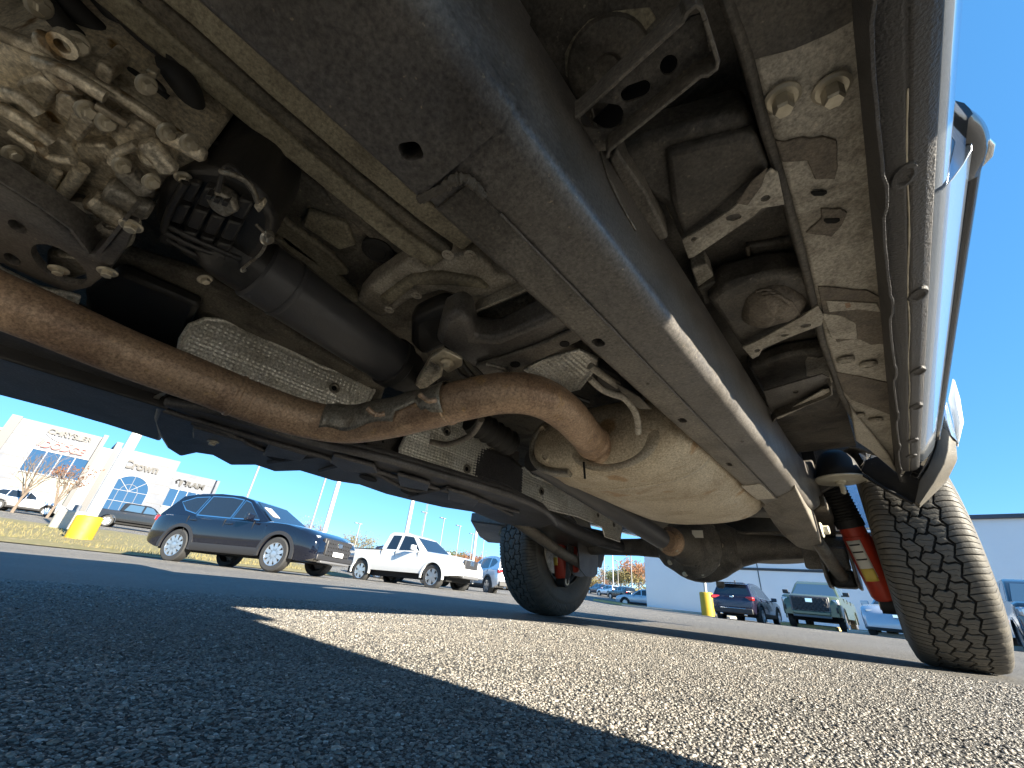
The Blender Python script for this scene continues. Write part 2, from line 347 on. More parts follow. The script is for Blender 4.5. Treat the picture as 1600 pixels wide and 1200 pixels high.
# lapped half of the box: a thin second skin on the inboard half of the underside, its edge makes the long seam
SEAM = -.2215
b = MB()
sec = [(SEAM, .447), (-.268, .447), (-.2775, .455), (-.2775, .60), (-.2745, .60), (-.2745, .4572), (-.266, .4503), (SEAM, .4503)]
b.loft([[(x, y, z) for x, z in sec] for y in (.145, 1.70)])
lap = b.build('rail_lap', 'frame_dusty', fr, .001)
holes_in(lap, [H(935, 533, .0085, .012, .008), H(1066, 655, .0075, .013, .007), H(1139, 724, .006, .015, .006)])
# front sleeve: fatter section before the weld
sec2 = rail_section(-.275, -.147, .45, .632, grow=.0035)
slv = MB(); slv.loft([[(x, y, z) for x, z in sec2] for y in (-1.9, .0, .125)])
slv = slv.build('rail_sleeve', 'frame_black', fr)
holes_in(slv, [H(643, 233, .011, .0085, .006, .5)])
# weld beads
def bead(pts, r, parent, m='weld', n=5):
    P = smooth_path(pts, n); rr = [r * (1 + random.uniform(-.25, .3)) for _ in P]
    return MB().tube(P, rr, 8).build('weld_bead', m, parent, smooth=60)
bead([uz(655, 312, .446), uz(690, 295, .4455), uz(716, 279, .4455), uz(735, 286, .4455), uz(756, 308, .4455)], .0050, fr, n=10)
bead([uz(716, 279, .446), uz(735, 283, .446), uz(752, 300, .446)], .0045, fr, n=8)
bead([(SEAM + .0015, y, .4475) for y in np.linspace(.19, 1.68, 24)], .0016, fr, 'frame_black', 4)
# small brackets, rivets and rear plate on the rail underside
slab('rail_plate', [(1158, 760), (1188, 757), (1212, 779), (1183, 781)], .444, .004, 'ecoat_tan', fr, .001)
for px, py in ((776, 355), (848, 433), (893, 462), (1012, 600), (1160, 690)):
    MB().lathe([(.0035, 0), (.003, .0012), (.001, .002)], uz(px, py, .4472), (0, 0, -1), 10).build('dimple', 'frame_dusty', fr)
bead([ux(925, 170, -.146), ux(945, 260, -.1455), ux(968, 315, -.1455), ux(993, 360, -.146)], .0016, fr, 'frame_dusty')
# rear lower spring hanger that closes the straight run
hang = MB().poly([uz(1190, 790, .449), uz(1243, 762, .449), uz(1262, 800, .425), uz(1280, 838, .385), uz(1291, 866, .36), uz(1246, 856, .362), uz(1222, 836, .385), uz(1208, 818, .41)], (0, 0, .12)).build('spring_hanger', 'frame_dusty', fr, .006, 3)
hexbolt(ux(1283, 828, -.14), (1, 0, 0), .014, fr, 'zinc_disc', .02, flange=True)
far = rail('frame_rail', True)
# far rail lower skin
# ---- strips of floor pressing along the inboard side of the rail
slab('floor_strip', [(-40, -260), (215, -110), (310, -5), (400, 75), (520, 180), (606, 258), (640, 296), (700, 338), (745, 375), (722, 392), (655, 345), (560, 268), (420, 148), (300, 40), (180, -60), (-80, -230)], .605, .03, 'ecoat_olive', T, .003)
slab('floor_strip', [(-90, -225), (170, -62), (300, 46), (420, 154), (560, 274), (655, 351), (712, 396), (700, 402), (640, 362), (540, 282), (400, 164), (280, 64), (150, -50), (-110, -215)], .622, .03, 'floor_dark', T, .003)
slab('floor_strip', [(-110, -212), (150, -45), (280, 70), (400, 170), (540, 288), (640, 368), (700, 408), (670, 424), (600, 372), (500, 290), (370, 185), (240, 80), (120, -20), (-130, -180)], .612, .03, 'ecoat_olive', T, .004)
# stamped floor beside the tunnel
slab('floor_stamping', [(120, -15), (240, 86), (370, 190), (500, 296), (600, 378), (668, 428), (600, 470), (560, 470), (500, 425), (430, 372), (360, 300), (300, 235), (200, 130), (80, 10)], .66, .03, 'floor_dark', T, .008)
for pts in ([(340, 255), (395, 285), (450, 350), (520, 400), (545, 430), (520, 432), (450, 385), (385, 320)], [(500, 285), (520, 282), (560, 320), (600, 360), (640, 395), (625, 400), (575, 372), (520, 322)], [(425, 372), (445, 368), (555, 455), (562, 472), (552, 474)], [(480, 330), (540, 350), (555, 385), (530, 392), (470, 352)]):
    slab('pressed_panel', pts, .648, .014, 'ecoat_olive' if pts[0][0] != 500 else 'floor_dark', T, .005)
c = uz(590, 393, .645); MB().lathe([(.030, -.01), (.030, 0), (.024, .004), (.022, .001), (.016, .001), (.014, .003), (.002, .003)], c, (0, 0, -1), 24).build('grommet', 'black_rubber', T)
# stamped tan cross beam
cb = slab('cross_beam', [(556, 470), (575, 448), (640, 405), (670, 425), (712, 400), (752, 400), (775, 430), (835, 440), (815, 452), (770, 468), (725, 464), (688, 456), (640, 470), (600, 498), (575, 488)], .60, .05, 'ecoat_tan', T, .010, 3)
slab('beam_ridge', [(590, 470), (640, 435), (690, 430), (748, 440), (765, 455), (700, 448), (650, 448), (605, 484)], .588, .02, 'ecoat_olive', cb, .008, 3)
for px, py in ((608, 484), (651, 461), (735, 398), (700, 398)): hexbolt(uz(px, py, .588), (0, 0, -1), .006, cb, 'ecoat_tan', .003)
# ================================================================== RIGHT SIDE: BRACKET, FLOOR RIBS, SILL
def patch(name, pxs, z, m, parent, h=.002, bevel=.001): return slab(name, pxs, z, h, m, parent, bevel, 1)
# floor between rail and sill
MB().poly(rect(-.17, .02, -1.2, 1.9, .705), (0, 0, .02)).build('outer_floor', 'undercoat', T)
def wavy(px0, px1, n, amp):
    return [(px0[0] + (px1[0] - px0[0]) * k / n + random.uniform(-amp, amp), px0[1] + (px1[1] - px0[1]) * k / n + random.uniform(-amp, amp)) for k in range(n)]
patch('bare_patch', [(884, 120), (882, 85), (895, 60), (920, 32), (960, 18), (1015, 12), (1026, 30), (985, 75), (960, 62), (935, 70), (915, 100), (912, 132)], .7035, 'ecoat_olive', T, .004)
MB().lathe([(.052, 0), (.050, .008), (.040, .012), (.018, .012), (.012, .006), (.001, .006)], uz(950, 100, .7035), (0, 0, -1), 28).build('body_plug', 'undercoat', T)
# outrigger bracket: an open channel, flanges hanging down
ob = slab('outrigger_bracket', [(896, 190), (1080, 26), (1096, 22), (1112, 100), (1105, 108), (948, 236), (925, 238)], .588, .004, 'frame_dusty', T, .001)
holes_in(ob, [MB().poly([v - Vector((0, 0, .02)) for v in ell(uz(1045, 102, .588), .0085, .0095)], (0, 0, .05)), MB().poly([v - Vector((0, 0, .02)) for v in slot(uz(993, 143, .588), .0155, .0085, .008, rot=-.9 + 1.57 - .35)], (0, 0, .05)), MB().poly([v - Vector((0, 0, .02)) for v in slot(uz(940, 182, .588), .024, .014, .012, rot=.75)], (0, 0, .05))])
slab('hole_shade_plate', [(925, 190), (1070, 52), (1090, 92), (955, 208)], .603, .006, 'hole_dark', ob, .002)  # near-black plate added behind the holes; its colour stands for their shade
def wall(name, pxs, z0, z1, th, m, parent, bev=.001):
    """upright plate along a pixel polyline, hung from z1 down to z0"""
    P = [uz(px, py, z0) for px, py in pxs]; b = MB(); rings = []
    for i, p in enumerate(P):
        t = (P[min(i + 1, len(P) - 1)] - P[max(i - 1, 0)]); nrm = Vector((-t.y, t.x, 0)).normalized() * th / 2
        q = Vector((p.x, p.y, z1)); rings.append([p - nrm, p + nrm, q + nrm, q - nrm])
    b.loft(rings); return b.build(name, m, parent, bev)
wall('flange', [(898, 184), (906, 181), (1068, 34), (1074, 20), (1088, 10), (1097, 16), (1102, 32)], .560, .592, .004, 'frame_dusty', ob)
wall('flange', [(949, 248), (952, 236), (1095, 120), (1106, 119), (1120, 108), (1122, 96), (1102, 32)], .560, .592, .004, 'frame_dusty', ob)
slab('bracket_foot', [(950, 250), (962, 232), (1010, 300), (1045, 372), (1030, 378), (985, 320)], .60, .05, 'frame_dusty', ob, .004)
# floor ribs: two hat pressings running across, each with a pierced tan flange
r1 = slab('floor_rib', [(948, 250), (1010, 215), (1170, 170), (1196, 240), (1216, 285), (1205, 330), (1085, 402), (1066, 380), (1040, 325), (985, 290)], .632, .06, 'undercoat', T, .012, 3)
slab('rib_step', [(1040, 240), (1180, 205), (1206, 262), (1150, 305), (1068, 372), (1050, 320)], .618, .03, 'undercoat', r1, .008, 3)
f1 = slab('rib_flange', [(1066, 376), (1110, 350), (1150, 322), (1180, 285), (1205, 264), (1216, 270), (1226, 320), (1190, 326), (1178, 338), (1084, 402), (1076, 404), (1070, 388)], .606, .004, 'ecoat_tan', r1, .001)
holes_in(f1, [MB().poly([v - Vector((0, 0, .02)) for v in ell(uz(px, py, .606), rx, ry, 16, .5)], (0, 0, .05)) for px, py, rx, ry in ((1084, 374, .004, .005), (1146, 340, .0105, .0062), (1196, 310, .006, .0052))])
patch('sealer', [(1150, 318), (1176, 282), (1200, 262), (1190, 292), (1168, 322)], .604, 'sealant', r1)
r2 = slab('floor_rib', [(1106, 470), (1130, 448), (1200, 430), (1262, 425), (1290, 470), (1288, 500), (1175, 560), (1160, 545)], .632, .06, 'undercoat', T, .012, 3)
# sagging black sealer blister on the second rib
bl = []
c = uz(1205, 478, .632)
for k in range(7):
    a = k / 6 * math.pi / 2; rr_ = math.cos(a); bl.append([c + Vector((math.cos(t) * .052 * rr_ * (1 + .12 * math.sin(3 * t)), math.sin(t) * .062 * rr_, -.026 * math.sin(a) + .006 * math.sin(5 * t) * rr_ * math.sin(a))) for t in [2 * math.pi * i / 22 for i in range(22)]])
MB().loft(bl).build('sealer_blister', 'sealant', r2, smooth=70)
for q in range(5):
    bead([uz(1182 + q * 9, 455 + q * 3, .611 + abs(q - 2) * .003), uz(1200 + q * 9, 452 + q * 5, .607 + abs(q - 2) * .003), uz(1222 + q * 7, 462 + q * 8, .613 + abs(q - 2) * .003)], .0026, r2, 'sealant', 3)
f2 = slab('rib_flange', [(1160, 543), (1180, 535), (1215, 516), (1250, 497), (1278, 478), (1288, 495), (1284, 508), (1240, 525), (1192, 545), (1186, 556), (1176, 561), (1172, 557)], .612, .004, 'ecoat_tan', r2, .001)
holes_in(f2, [MB().poly([v - Vector((0, 0, .02)) for v in ell(uz(px, py, .612), rx, ry, 16, .5)], (0, 0, .05)) for px, py, rx, ry in ((1183, 548, .006, .007), (1226, 524, .007, .005), (1259, 509, .009, .007))])
slab('pressed_panel', [(1165, 385), (1200, 380), (1240, 372), (1258, 395), (1250, 412), (1190, 412), (1180, 405)], .694, .02, 'undercoat', T, .006)
bead([uz(1168, 384, .692), uz(1172, 405, .692), uz(1190, 411, .692), uz(1235, 408, .692), uz(1250, 398, .692)], .003, T, 'sealant', 4)
slab('floor_block', [(1040, 322), (1062, 300), (1072, 320), (1050, 345)], .64, .04, 'ecoat_olive', T, .003); slab('floor_block', [(1062, 345), (1078, 336), (1083, 352), (1068, 366)], .65, .04, 'ecoat_olive', T, .003)
slab('floor_block', [(1080, 420), (1104, 412), (1115, 432), (1090, 450)], .66, .04, 'ecoat_tan', T, .003); slab('floor_block', [(1090, 452), (1118, 440), (1122, 462), (1102, 478)], .655, .04, 'floor_dark', T, .003)
# rear small outrigger
o2 = slab('outrigger_bracket', [(1193, 612), (1285, 585), (1296, 590), (1300, 618), (1212, 650), (1203, 640)], .605, .004, 'frame_black', T, .001)
holes_in(o2, [MB().poly([v - Vector((0, 0, .02)) for v in ell(uz(1243, 612, .605), .006, .010)], (0, 0, .05))])
wall('flange', [(1208, 660), (1214, 652), (1290, 623), (1300, 617), (1299, 604)], .583, .606, .004, 'frame_dusty', o2)
slab('bracket_lip', [(1212, 652), (1285, 610), (1296, 608), (1297, 618), (1216, 655)], .592, .003, 'ecoat_tan', o2, .001)
slab('floor_rib', [(1170, 575), (1230, 555), (1300, 545), (1330, 600), (1310, 640), (1215, 655), (1195, 620)], .665, .04, 'undercoat', T, .01)
patch('bare_patch', [(1258, 565), (1262, 558), (1280, 560), (1290, 557), (1300, 575), (1308, 596), (1290, 600), (1282, 590), (1260, 588)], .663, 'ecoat_tan', T)
# ---- sill (rocker) : inner box underside in tan e-coat
sill = slab('rocker_sill', [(1100, -120), (1130, -20), (1172, 95), (1200, 205), (1232, 310), (1262, 420), (1290, 540), (1318, 620), (1345, 670), (1376, 712), (1404, 742), (1418, 742), (1412, 640), (1398, 420), (1384, 200), (1368, 20), (1352, -120)], .622, .06, 'ecoat_tan', T, .008, 3)
wl_ = [(1100, -120), (1130, -20), (1172, 95), (1200, 205), (1232, 310), (1262, 420), (1290, 540), (1318, 620), (1345, 670), (1376, 712)]
wall('sill_edge', [(x - 3, y) for x, y in wl_], .616, .70, .012, 'undercoat', sill, .004)
patch('undercoat_patch', [(1130, -20), (1365, -20), (1366, 10), (1344, 28), (1300, 52), (1240, 78), (1176, 94), (1160, 60)], .6195, 'undercoat', sill, .003)
for (px, py, r) in ((1222, 152, .0105), (1299, 137, .0105)):
    hexbolt(uz(px, py, .6205), (-.12, .12, -1), r, sill, 'steel_bolt', .020)
patch('sealer', wavy((1210, 222), (1300, 212), 6, 2.5) + wavy((1306, 220), (1312, 275), 4, 2) + wavy((1304, 282), (1264, 280), 4, 2) + [(1262, 252)] + wavy((1258, 252), (1214, 255), 4, 2), .6185, 'sealant', sill, .004)
patch('sealer', wavy((1284, 328), (1322, 326), 4, 1.5) + wavy((1324, 332), (1310, 366), 3, 2) + wavy((1300, 370), (1246, 362), 4, 1.5) + [(1270, 354), (1284, 342)], .6188, 'sealant', sill, .003)
patch('sealer', wavy((1278, 448), (1372, 455), 6, 1.5) + wavy((1385, 470), (1388, 520), 4, 1.5) + wavy((1380, 538), (1352, 540), 3, 1) + wavy((1345, 530), (1296, 535), 4, 1.5) + [(1288, 500)], .6188, 'sealant', sill, .003)
patch('seam_strip', wavy((1282, 490), (1330, 496), 4, 1) + [(1338, 505), (1340, 530), (1300, 530)], .6172, 'ecoat_tan', sill, .002)
patch('seam_strip', [(1290, 470), (1370, 474), (1376, 488), (1340, 484), (1296, 488)], .6165, 'ecoat_tan', sill, .002)
patch('rust_spot', ell((0, 0, 0), 1, 1, 4) and [(1320, 474), (1328, 473), (1330, 480), (1322, 482)], .6158, 'rust_pipe', sill, .001)
patch('undercoat_patch', [(1306, 582), (1350, 590), (1396, 600), (1402, 640), (1395, 650), (1330, 625), (1318, 612)], .6195, 'sealant', sill, .003)
for px, py in ((1280, 302), (1300, 345)):
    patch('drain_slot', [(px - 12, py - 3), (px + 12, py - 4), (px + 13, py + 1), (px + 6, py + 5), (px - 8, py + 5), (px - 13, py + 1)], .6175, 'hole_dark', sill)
for px, py in ((1321, 560), (1356, 567), (1340, 647), (1368, 654)):
    MB().lathe([(.016, 0), (.016, .006), (.013, .010), (.009, .010), (.008, .002), (.001, .002)], uz(px, py, .6205), (-.1, .3, -1), 20).build('plug', 'ecoat_tan', sill)
slab('sill_tail', [(1330, 640), (1372, 690), (1392, 715), (1404, 742), (1395, 735), (1360, 705), (1338, 690)], .605, .02, 'ecoat_tan', sill, .004)
# ---- pinch flange with its spot-weld scallops
xs_ = .106
b = MB(); rings = []
for k in range(141):
    y = -.6 + k * (1.93 + .6) / 140; zz = .5670 + .0022 * (1 if (k % 14) < 3 else 0) + .0006 * math.sin(k * 1.7)
    dx = .0012 * math.sin(k * .45) + (.0030 if (k % 14) in (5, 6, 7) else 0)
    rings.append([(xs_ - .0018 + dx, y, zz), (xs_ + .0018 + dx, y, zz), (xs_ + .0018, y, .625), (xs_ - .0018, y, .625)])
b.loft(rings); pf = b.build('pinch_flange', 'rocker_black', sill, .0006)
# ---- outer rocker in stone-chip black with the long bead line
prof = [(.1085, .590), (.116, .586), (.131, .5835), (.1335, .5865), (.1365, .5835), (.150, .5855), (.160, .592), (.1615, .602), (.108, .612)]
b = MB(); b.loft([[(x, y, z) for x, z in prof] for y in np.linspace(-.7, 1.86, 30)])
rk = b.build('rocker_panel', 'rocker_black', T, .0015)
bead([(.1335 + .0010 * math.sin(y * 23), y, .5852) for y in np.linspace(.40, 1.86, 60)], .0012, rk, 'steel_bolt', 2)
for px, py in ((1412, 274), (1434, 460), (1434, 580), (1431, 635), (1426, 688), (1424, 712)):
    c = uz(px, py, .5845); b = MB()
    b.loft([ell(c + Vector((0, 0, .002)), .0125, .020, 20, .25), ell(c + Vector((0, 0, -.003)), .0115, .018, 20, .25), ell(c + Vector((0, 0, -.004)), .008, .013, 20, .25), ell(c + Vector((0, 0, -.001)), .006, .010, 20, .25)])
    b.build('drain_plug', 'rocker_black', rk)
# ---- door skin: curls under at the bottom and rises to the belt, a black moulding along it
prof_f = [(.160, .594), (.168, .597), (.176, .606), (.183, .624), (.188, .65), (.196, .70), (.203, .80), (.204, 1.0), (.198, 1.12), (.190, 1.12), (.196, 1.0), (.195, .80), (.186, .70), (.178, .66), (.172, .632), (.166, .616), (.160, .606)]
prof_r = [(.160, .594), (.170, .597), (.182, .608), (.196, .624), (.208, .641), (.214, .66), (.214, .70), (.212, .80), (.208, 1.0), (.200, 1.12), (.190, 1.12), (.198, 1.0), (.200, .80), (.202, .70), (.200, .665), (.186, .634), (.172, .614), (.160, .606)]
for nm, y0, y1, prof in (('rear_door', .578, 1.80, prof_r), ('front_door', -.95, .572, prof_f)):
    b = MB(); b.loft([[(x, y, z) for x, z in prof] for y in np.linspace(y0, y1, 14)])
    dr = b.build(nm, 'silver_paint', T, .001, smooth=50)
    MB().box((.20, (y0 + y1) / 2, 1.42), (.012, (y1 - y0) * .82, .46)).build('door_glass', 'gloss_black', dr)
    if nm == 'rear_door':
        mp = [(.2135, .654), (.221, .654), (.2265, .658), (.2280, .663), (.2265, .668), (.2135, .670)]
        MB().loft([[(x, y, z) for x, z in mp] for y in np.linspace(.64, 1.79, 8)]).build('door_moulding', 'gloss_black', dr, .002)
        cp = []
        for k in range(15):
            t = k / 14; y = .535 + .11 * t; w = math.sin(math.pi * (.02 + .70 * t)) ** .8
            cp.append([(.205, y, .650), (.208 + .018 * w, y, .654), (.208 + .025 * w, y, .664), (.208 + .018 * w, y, .678), (.205, y, .690)])
        MB().loft(cp).build('moulding_end', 'gloss_black', dr, smooth=60)
        MB().tube([(.229, .595, .668), (.2335, .61, .667), (.2335, .626, .666), (.229, .64, .665)], [.003, .006, .006, .002], 12).build('chrome_insert', 'chrome', dr, smooth=60)
MB().box((-.81, -.1, 1.93), (1.62, 2.6, .06)).build('roof', 'silver_paint', T, .02)
for y in (-1.3, 1.15): MB().box((-.81, y, 1.35), (1.98, .05, 1.1)).build('cab_wall', 'silver_paint', T, .01)
MB().poly([(.214, 1.88, 1.25), (.214, 1.88, .70), (.214, 1.95, .66), (.214, 2.02, .83), (.214, 2.2, .96), (.214, 2.4, .99), (.214, 2.62, .95), (.214, 2.8, .82), (.214, 2.9, .66), (.214, 4.0, .72), (.214, 4.0, 1.25)], (-.03, 0, 0)).build('bed_side', 'silver_paint', T, .006)
MB().poly([(-1.83, -2.4, 1.1), (-1.83, -2.4, .62), (-1.83, 1.93, .62), (-1.83, 2.05, .85), (-1.83, 2.4, .99), (-1.83, 2.75, .85), (-1.83, 2.9, .66), (-1.83, 4.0, .72), (-1.83, 4.0, 1.25), (-1.83, -1.3, 1.25)], (.03, 0, 0)).build('body_side', 'silver_paint', T, .006)
MB().box((-.81, 4.0, 1.0), (2.0, .05, .5)).build('tailgate', 'silver_paint', T, .01)
MB().box((-.81, 4.1, .66), (1.9, .16, .16)).build('rear_bumper', 'gloss_black', T, .02)
MB().box((-.81, -1.9, .98), (1.9, 1.2, .28)).build('engine_bonnet', 'silver_paint', T, .03)
for sx in (-1.735, .118):
    MB().lathe([(.2, -.12), (.36, -.12), (.40, -.09), (.415, 0), (.40, .09), (.36, .12), (.2, .12)], (sx, -1.25, .412), (1, 0, 0), 32).build('front_tyre', 'tyre_rubber', T)
# roof/side cover, so that the sun meets a whole cab
MB().box((.195, -.1, 1.55), (.012, 2.5, .72)).build('cab_side', 'gloss_black', T)
MB().box((-1.815, -.1, 1.55), (.012, 2.5, .72)).build('cab_side', 'gloss_black', T)
# ================================================================== DRIVELINE
def pxtube(name, pts, r, m, parent, seg=16, n=8, caps=True, smooth=60):
    P = smooth_path([uz(*p) for p in pts], n)
    rr = r
    if hasattr(r, '__len__'):
        rr = list(np.interp(np.linspace(0, len(r) - 1, len(P)), range(len(r)), r))
    return MB().tube(P, rr, seg, caps).build(name, m, parent, smooth=smooth)
def pxcyl(name, a, b, r, m, parent, seg=20, ends=.0):
    A, B = uz(*a), uz(*b); d = (B - A); L = d.length
    pr = [(r - ends, 0), (r, ends), (r, L - ends), (r - ends, L)] if ends else [(r, 0), (r, L)]
    return MB().lathe(pr, A, d, seg).build(name, m, parent, smooth=40)
# ---- gearbox in cast aluminium
gb = slab('gearbox', [(-260, 60), (-60, 75), (30, 58), (120, 98), (200, 150), (322, 240), (300, 262), (262, 282), (236, 322), (200, 345), (150, 388), (100, 352), (50, 322), (-60, 262), (-260, 190)], .535, .16, 'alu_cast', T, .008, 3)
def gbs(name, pts, z, h=.04, m='alu_cast', bev=.0035): return slab(name, pts, z, h, m, gb, bev, 3)
gbs('casting', [(-160, 150), (-20, 130), (40, 165), (72, 212), (45, 285), (20, 300), (-60, 250), (-180, 200)], .515)
gbs('casting', [(62, 205), (105, 225), (128, 262), (95, 310), (52, 296), (40, 280)], .512)
gbs('casting', [(118, 225), (160, 225), (200, 262), (178, 300), (140, 340), (100, 330), (95, 300)], .518)
gbs('casting', [(22, 130), (60, 118), (92, 140), (70, 175), (38, 165)], .522)
gbs('casting', [(85, 148), (108, 150), (132, 172), (112, 192), (84, 176)], .513)
gbs('casting', [(108, 178), (140, 180), (150, 195), (122, 225), (98, 205)], .508)
gbs('casting', [(148, 196), (170, 186), (180, 200), (160, 215)], .510)
gbs('casting', [(170, 180), (215, 190), (250, 225), (222, 252), (185, 240), (165, 212)], .520, bev=.010)
gbs('casting', [(208, 236), (240, 228), (266, 250), (262, 272), (235, 268), (212, 256)], .508, bev=.010)
gbs('casting', [(150, 95), (175, 112), (170, 135), (145, 120)], .525)
for pts in ([(-40, 35, .53), (60, 78, .53), (140, 122, .53), (220, 172, .53), (315, 238, .53)], [(60, 98, .515), (110, 118, .512), (165, 152, .512)], [(75, 108, .512), (100, 132, .51), (122, 135, .512)], [(0, 168, .505), (45, 195, .503), (80, 222, .503)], [(-30, 140, .51), (30, 152, .508), (62, 178, .506)], [(10, 272, .508), (38, 285, .505), (52, 300, .505)], [(128, 262, .505), (110, 290, .503), (88, 318, .506)]):
    pxtube('rib', pts, .0075, 'alu_cast', gb, 10, 5)
for pts in ([(120, 168, .50), (140, 190, .50)], [(62, 225, .499), (75, 245, .499), (115, 252, .499)], [(175, 255, .505), (182, 240, .505), (215, 225, .505)], [(150, 165, .51), (200, 195, .512)], [(15, 205, .502), (60, 235, .50)], [(90, 268, .503), (72, 305, .504)]):
    pxtube('rib', pts, .005, 'alu_cast', gb, 8, 4)
# bored bosses that stick out towards the rear
for a, bq, r, m in (((165, 292, .505), (236, 330, .51), .0165, 'alu_dark'), ((140, 308, .505), (205, 352, .508), .0165, 'alu_cast'), ((192, 262, .505), (232, 300, .506), .013, 'alu_dark'), ((228, 220, .508), (268, 268, .506), .012, 'alu_cast'), ((250, 205, .52), (322, 244, .52), .010, 'alu_cast'), ((60, 62, .528), (100, 80, .524), .010, 'alu_cast'), ((150, 345, .505), (178, 366, .505), .018, 'alu_dark')):
    pxcyl('boss', a, bq, r, m, gb, 18, .004)
c = uz(106, 64, .524); MB().lathe([(.011, 0), (.011, .012), (.006, .012), (.005, .004), (.0005, .004)], c, (.2, .1, -1), 16).build('lug', 'alu_cast', gb)
MB().lathe([(.048, -.02), (.046, .006), (.036, .014), (.030, .010), (.012, .012), (.008, .018), (.001, .018)], uz(142, 352, .505), (.25, .35, -1), 24).build('drain_cover', 'alu_dark', gb)
for k in range(6):
    a = R(60 * k); hexbolt(uz(142 + 30 * math.cos(a), 352 + 17 * math.sin(a), .500), (.25, .35, -1), .0045, gb, 'alu_dark')
for px, py, z in ((190, 258, .500), (260, 206, .515), (207, 349, .500), (228, 132, .53), (60, 8, .54), (134, 172, .503), (236, 283, .502), (120, 68, .525), (295, 222, .515), (20, 240, .505), (165, 190, .507)):
    hexbolt(uz(px, py, z), (.45, .75, -.5), .0062, gb, 'steel_bolt')
# bell housing and sump further forward, tail of the cross member on the far rail
gx = uz(-260, 125, .535)
MB().loft([[(gx.x + sx * w, y, .60 + sz * h_) for sx, sz in ((1, .5), (.6, 1), (-.6, 1), (-1, .5), (-1, -.5), (-.6, -1), (.6, -1), (1, -.5))] for y, w, h_ in ((gx.y + .12, .15, .085), (gx.y - .1, .17, .11), (gx.y - .3, .23, .16), (gx.y - .34, .25, .18), (gx.y - .36, .25, .18))]).build('bell_housing', 'alu_cast', gb, .01)
MB().box((gx.x, gx.y - .75, .58), (.42, .75, .26)).build('oil_sump', 'frame_black', gb, .05, 3)
cx0 = uz(-180, 270, .462); MB().poly([(cx0.x + .02, cx0.y - .07, .462), (cx0.x + .02, cx0.y + .06, .462), (-1.36, cx0.y + .03, .462), (-1.36, cx0.y - .10, .462)], (0, 0, .05)).build('gearbox_crossmember', 'frame_black', T, .01)
# hoses over the gearbox
pxtube('hose', [(70, -40, .60), (120, 20, .60), (180, 75, .60), (222, 118, .59)], .012, 'black_rubber', T)
pxtube('hose', [(40, -30, .58), (100, 40, .575), (150, 85, .575), (205, 120, .57), (260, 160, .57)], .010, 'black_rubber', T)
pxtube('hose', [(200, 110, .60), (262, 130, .60), (292, 175, .59), (322, 215, .575), (370, 250, .565), (395, 285, .55), (400, 310, .53)], .0055, 'black_plastic', T)
pxtube('hose', [(150, 40, .62), (230, 95, .62), (285, 130, .60), (300, 180, .59)], .016, 'black_rubber', T)
for q in range(4):
    pxtube('hose', [(130 + q * 22, -30, .63), (190 + q * 20, 40 + q * 4, .625), (245 + q * 16, 100 + q * 8, .615), (290 + q * 10, 160 + q * 12, .60), (315 + q * 8, 215 + q * 10, .585)], .008 + .002 * (q % 2), 'black_rubber', T)
pxtube('hose', [(222, 118, .58), (250, 140, .575), (262, 175, .57), (285, 205, .565), (320, 225, .56)], .006, 'black_plastic', T)
slab('hose_clip', [(228, 108), (244, 116), (240, 128), (224, 120)], .572, .012, 'steel_bolt', T, .002)
slab('tunnel_panel', [(100, -60), (230, 20), (330, 150), (360, 235), (330, 240), (200, 120), (60, 10)], .665, .02, 'black_plastic', T, .006)
# ---- transfer actuator: black ribbed housing
ac = slab('transfer_actuator', [(244, 300), (262, 275), (300, 258), (345, 262), (398, 292), (415, 318), (430, 345), (428, 372), (395, 415), (370, 436), (330, 425), (285, 402), (250, 370), (238, 340)], .525, .12, 'black_plastic', T, .012, 3)
for r_ in range(3):
    for q in range(4):
        x0 = 292 + q * 27 - r_ * 17; y0 = 284 + q * 9 + r_ * 34
        slab('cell', [(x0, y0), (x0 + 22, y0 + 7), (x0 + 8, y0 + 34), (x0 - 13, y0 + 26)], .515 - .002 * (q % 2), .02, 'black_plastic', ac, .003)
for pts in ([(262, 352, .515), (300, 372, .512), (345, 392, .512), (376, 405, .515)], [(258, 362, .513), (300, 384, .51), (352, 402, .51)], [(262, 374, .516), (310, 400, .512), (362, 422, .515)], [(290, 285, .512), (265, 330, .510), (255, 360, .512)]):
    pxtube('housing_rib', pts, .0045, 'black_plastic', ac, 8, 5)
pxtube('wire', [(400, 350, .51), (416, 372, .505), (408, 395, .505), (385, 415, .505), (370, 428, .51)], .0022, 'alu_dark', ac, 8)
pxtube('wire', [(395, 300, .50), (372, 268, .51), (352, 262, .52), (340, 300, .505)], .003, 'black_plastic', ac, 8)
pxtube('wire', [(345, 268, .505), (370, 275, .50), (392, 290, .50), (402, 315, .505)], .0035, 'alu_dark', ac, 8)
slab('connector', [(318, 308), (338, 300), (362, 315), (372, 332), (352, 342), (330, 330)], .505, .02, 'alu_dark', ac, .004)
for q in range(3): slab('connector_tooth', [(322 + q * 13, 304 + q * 5), (331 + q * 13, 307 + q * 5), (328 + q * 13, 314 + q * 5), (319 + q * 13, 311 + q * 5)], .500, .012, 'black_plastic', ac, .001)
hexbolt(uz(286, 277, .52), (.2, .5, -1), .0055, ac); hexbolt(uz(320, 436, .515), (.3, .5, -.8), .0065, ac); hexbolt(uz(417, 371, .508), (.5, .6, -.4), .0065, ac, 'steel_bright'); hexbolt(uz(380, 421, .507), (.5, .6, -.4), .003, ac, 'steel_bright')
slab('lug', [(395, 322), (410, 314), (414, 322), (404, 334)], .505, .01, 'alu_cast', ac, .002)
